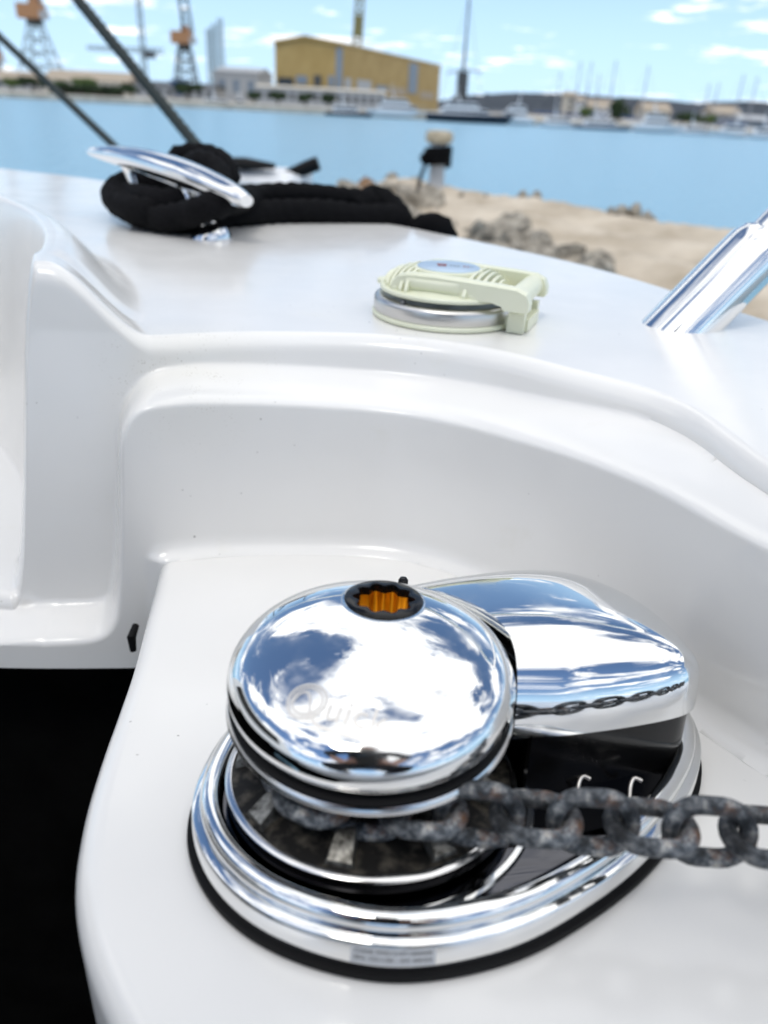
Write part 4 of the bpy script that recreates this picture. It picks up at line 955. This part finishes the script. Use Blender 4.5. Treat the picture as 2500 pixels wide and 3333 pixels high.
# boats
def yacht(label, px0, px1, pytop, Y, hullm='white', decks=2, flip=False, group='motor boats moored along the far quay'):
    x0, x1 = px_x(px0, Y), px_x(px1, Y); L = x1-x0; H = px_z((px0+px1)/2, pytop, Y); B_ = L*.26; hh = min(2.2, H*.36); s = -1 if flip else 1
    o = thing('motor_yacht', label, 'boat', loc=((x0+x1)/2, Y, 0), group=group); rows = []
    for i in range(13):
        t = i/12; x = s*(-L/2+L*t); w = B_/2*(1-max(0, (t-.45)/.55)**2.2)*.98+.02; sh = hh*(1+.25*t*t)
        rows.append([(x+s*.06*L*t*t, -w, sh), (x, -w*.86, sh*.35), (x-s*.05*L*t*t, 0, -.3), (x, w*.86, sh*.35), (x+s*.06*L*t*t, w, sh)])
    m = MB().grid(rows, False, True); m.add(rows[0], [tuple(range(5))]); m.build('hull', MT[hullm], o, smooth=40)
    z = hh; a0, a1 = -.34, .26
    for d in range(decks):
        h = (H-hh)/decks*.92; w = B_*(.72-.12*d); x0_, x1_ = s*L*a0, s*L*a1; rk = s*h*.8
        def blk(za, zb, ins, xs0, xs1, r0, r1):
            return [(xs0+r0, -w/2+ins, za), (xs1-r1*0, -w/2+ins, za), (xs1, w/2-ins, za), (xs0, w/2-ins, za), (xs0+rk*.2, -w/2+ins+.1, zb), (xs1-rk, -w/2+ins+.1, zb), (xs1-rk, w/2-ins-.1, zb), (xs0+rk*.2, w/2-ins-.1, zb)]
        F = [(0, 1, 5, 4), (1, 2, 6, 5), (2, 3, 7, 6), (3, 0, 4, 7), (4, 5, 6, 7)]
        c = MB().add(blk(z, z+h, 0, x0_, x1_, 0, 0), F).build('cabin', MT['white'], o, smooth=0)
        MB().add([(x0_+s*.25*abs(x1_-x0_)*.2, -w/2-.02, z+h*.42), (x1_-rk*.55, -w/2-.02, z+h*.42), (x1_-rk*.85, -w/2+.05, z+h*.78), (x0_+s*.25*abs(x1_-x0_)*.3, -w/2+.05, z+h*.78)], [(0, 1, 2, 3)]).build('window', MT['glass'], c, smooth=0)
        z += h; a0 += .05; a1 -= .12
    m = MB(); m.tube([(s*L*-.1, -B_*.25, z), (s*L*-.14, -B_*.2, z+1.1), (s*L*-.14, B_*.2, z+1.1), (s*L*-.1, B_*.25, z)], .09, 6); m.tube([(s*L*-.14, 0, z+1.1), (s*L*-.15, 0, z+2.6)], .05, 5); m.build('radar_arch', MT['white'], o)
    m = MB(); [m.tube([(s*L*(.1+.07*k), -B_*.42, hh), (s*L*(.1+.07*k), -B_*.42, hh*1.25+.7)], .03, 4) for k in range(5)]; m.tube([(s*L*.1, -B_*.42, hh*1.25+.7), (s*L*.38, -B_*.42, hh*1.25+.7)], .03, 4); m.build('guard_rail', MT['mast'], o); return o
yacht('low dark-hulled motor boat with small white deckhouse, leftmost of the moored boats', 1060, 1210, 345, 158, 'navy', 1)
yacht('white motor yacht with dark window band right of the dark-hulled boat', 1195, 1420, 318, 166, 'white', 2)
yacht('large white yacht on a navy hull near the tall mast', 1390, 1665, 330, 158, 'navy', 2)
yacht('white boat with arched wheelhouse right of the navy-hulled yacht', 1600, 1745, 338, 163, 'white', 2, True)
yacht('low white motor boat left of the tan tower house', 1760, 1905, 382, 157, 'white', 1)
yacht('white day boat with blue-grey hull in front of the wide white house', 1880, 2065, 392, 155, 'bluegrey', 1)
yacht('white flybridge cruiser in the right half of the marina', 2075, 2245, 368, 156, 'white', 2)
yacht('small white cruiser right of the flybridge cruiser', 2225, 2345, 412, 153, 'white', 1)
yacht('white motor boat close to the right picture edge', 2330, 2470, 405, 152, 'white', 1, True)
yacht('white boat cut by the right picture edge', 2455, 2600, 418, 150, 'white', 1)
yacht('low white launch moored below the left sheds', 640, 790, 322, 168, 'white', 1)
yacht('small red and white work boat beside the launch', 760, 815, 318, 172, 'red', 1)
def sailboat(label, px, pytop, Y, L=10):
    o = far_thing('sailing_boat', label, 'sailboat', px, Y, 0, 'sailing boats in the far marina'); H = px_z(px, pytop, Y); rows = []
    for i in range(11):
        t = i/10; w = L*.15*math.sin(math.pi*(.12+.88*t)*.98)**.8+.02; x = -L*.45+L*.9*t; rows.append([(x, -w, 1.1), (x, -w*.7, .3), (x, 0, -.3), (x, w*.7, .3), (x, w, 1.1)])
    MB().grid(rows, False, True).build('hull', MT['white'], o); MB().box((-.5, 0, 1.35), (L*.35, L*.16, .55)).build('cabin', MT['white'], o, smooth=0)
    MB().tube([(0, 0, 1), (0, 0, H)], [.12, .08], 6).build('mast', MT['mast'], o); MB().tube([(0, 0, 2.2), (-L*.38, 0, 2.3)], .16, 6).build('boom', MT['blue'], o)
    m = MB(); m.tube([(0, -.9, H*.55), (0, .9, H*.55)], .05, 4); [m.tube([p, (0, 0, H)], .025, 3) for p in ((L*.44, 0, 1.1), (-L*.44, 0, 1.1), (0, -1.3, 1.1), (0, 1.3, 1.1))]; m.build('rigging', MT['mast'], o)
names = ['leftmost', 'second', 'third', 'fourth', 'fifth', 'sixth', 'seventh', 'eighth', 'ninth', 'rightmost']
for i, (px, py, Y) in enumerate([(1812, 232, 190), (1873, 198, 185), (1908, 200, 196), (1940, 240, 200), (1985, 195, 182), (2092, 212, 178), (2298, 270, 190), (2328, 268, 195), (2402, 240, 180), (2448, 248, 186)]):
    sailboat(('sailing boat with bare mast, %s along the marina at right' % names[i]), px, py, Y, 10 if i % 3 else 12)
o = far_thing('tall_ship_mast', 'tall dark ship mast with crosstrees right of the ochre hangar', 'mast', 1500, 185, 0); H = px_z(1520, -60, 185)
MB().tube([(0, 0, 0), (0, 0, H*.35), (0, 0, H)], [.5, .32, .14], 8).build('pole', MT['dgrey'], o); zc = px_z(1500, 232, 185)
MB().tube([(-3.4, 0, zc-.5), (0, 0, zc+.4), (4.0, 0, zc)], .18, 6).build('crosstree', MT['mast'], o); m = MB(); [m.tube([(x, y, 1), (0, 0, H*.9)], .04, 4) for x, y in ((-5, 0), (5, 0), (0, 5))]; m.build('stay', MT['mast'], o)
MB().box((0, 0, 4.5), (2.2, 2.2, 9)).build('mast_house', MT['dgrey'], o, smooth=0)

# ================================================================== PHOTOGRAPHER (outside the frame, mirrored in the chrome)
def photographer():
    J = dict(pelvis=((0, -1.02, .30), .15), spine=((0, -.99, .52), .135), chest=((0, -.93, .74), .15), neck=((0, -.885, .91), .058), jaw=((0, -.845, .985), .068), head=((0, -.845, 1.07), .092), crown=((0, -.865, 1.14), .07), nose=((0, -.745, 1.04), .014))
    E = [('pelvis', 'spine'), ('spine', 'chest'), ('chest', 'neck'), ('neck', 'jaw'), ('jaw', 'head'), ('head', 'crown'), ('head', 'nose')]
    ph_c = CB-FB*.014-UB*.022
    J = {k: ((p[0], p[1]+.27, p[2]), r) for k, (p, r) in J.items()}
    for s_, n in ((-1, 'l'), (1, 'r')):
        J.update({'sh'+n: ((s_*.175, -.63, .80), .066), 'el'+n: ((s_*.27, -.52, .44), .046), 'wr'+n: (tuple(ph_c+RB*s_*.085-FB*.075-UB*.075), .028), 'pa'+n: (tuple(ph_c+RB*s_*.062-FB*.034-UB*.030), .026),
                  'hi'+n: ((s_*.10, -.75, .26), .105), 'kn'+n: ((s_*.2, -.44, .09), .072), 'an'+n: ((s_*.2, -.84, .045), .045), 'to'+n: ((s_*.2, -.98, .03), .04)})
        E += [('chest', 'sh'+n), ('sh'+n, 'el'+n), ('el'+n, 'wr'+n), ('wr'+n, 'pa'+n), ('pelvis', 'hi'+n), ('hi'+n, 'kn'+n), ('kn'+n, 'an'+n), ('an'+n, 'to'+n)]
        for k in range(4):
            b = ph_c+RB*s_*.056-FB*.020+UB*(.012-.020*k); c = ph_c+RB*s_*(.047)-FB*.001+UB*(.014-.020*k); d = ph_c+RB*s_*(.026+.003*abs(k-1.5))+FB*.004+UB*(.015-.020*k)
            J['f%d0%s' % (k, n)] = (tuple(b), .0095); J['f%d1%s' % (k, n)] = (tuple(c), .009); J['f%d2%s' % (k, n)] = (tuple(c*.55+d*.45-FB*.004), .0075)
            E += [('pa'+n, 'f%d0%s' % (k, n)), ('f%d0%s' % (k, n), 'f%d1%s' % (k, n)), ('f%d1%s' % (k, n), 'f%d2%s' % (k, n))]
        J['t0'+n] = (tuple(ph_c+RB*s_*.048-FB*.030+UB*.004), .011); J['t1'+n] = (tuple(ph_c+RB*s_*.024-FB*.022+UB*.016), .0085)
        E += [('pa'+n, 't0'+n), ('t0'+n, 't1'+n)]
    keys = list(J); me = bpy.data.meshes.new('body'); me.from_pydata([J[k][0] for k in keys], [(keys.index(a), keys.index(b)) for a, b in E], [])
    o = bpy.data.objects.new('body', me); col.objects.link(o); sk = o.modifiers.new('skin', 'SKIN'); su = o.modifiers.new('sub', 'SUBSURF'); su.levels = su.render_levels = 2
    for i, k in enumerate(keys): me.skin_vertices[0].data[i].radius = (J[k][1], J[k][1]); me.skin_vertices[0].data[i].use_root = (k == 'pelvis')
    dg = bpy.context.evaluated_depsgraph_get(); ev = bpy.data.meshes.new_from_object(o.evaluated_get(dg)); bpy.data.objects.remove(o)
    root = thing('person', 'photographer in dark clothes kneeling behind the camera, mirrored in the domed cap', 'person', bframe((0, 0, 0)))
    ev.materials.clear(); ev.materials.append(mat_plain('dark_clothing', (.012, .012, .015), .9)); ev.materials.append(mat_noise('skin', (.42, .22, .15), (.52, .29, .20), 40, .5))
    for p in ev.polygons:
        p.use_smooth = True; c = p.center; p.material_index = 1 if (c.z > .93 or (c.y > -.42 and c.z > .17)) else 0
    b = link(bpy.data.objects.new('body', ev)); b.parent = root
    hc = np.array([0, -.60, 1.085]); P = []
    for i in range(9):
        a = math.pi/2*i/8*1.25; P.append([(hc[0]+.104*math.sin(a)*math.cos(t), hc[1]-.012+.112*math.sin(a)*math.sin(t)-(.02 if math.sin(t) > .2 and i > 5 else 0), hc[2]+.105*math.cos(a)) for t in (2*math.pi*j/20 for j in range(20))])
    MB().grid(P, False, True).build('hair', mat_plain('dark_hair', (.02, .014, .01), .7), root, smooth=60)
    m4 = Matrix((tuple(RB), tuple(UB), tuple(-FB))).transposed().to_4x4(); m4.translation = tuple(ph_c)
    ph = thing('phone', 'black phone held in both hands behind the camera, mirrored in the domed cap', 'phone', BM @ m4)
    MB().prism(offset_poly([(x*.034+c*.004*0, y*.073) for x, y, c in ((-1, -1, 0), (1, -1, 0), (1, 1, 0), (-1, 1, 0))], .003), -.004, .004).build('case', M['black'], ph, smooth=30)
    MB().prism([(-.030, .040), (-.002, .040), (-.002, .068), (-.030, .068)], -.0055, -.0041).build('lens_island', M['dark_chrome'], ph, smooth=30)
photographer()
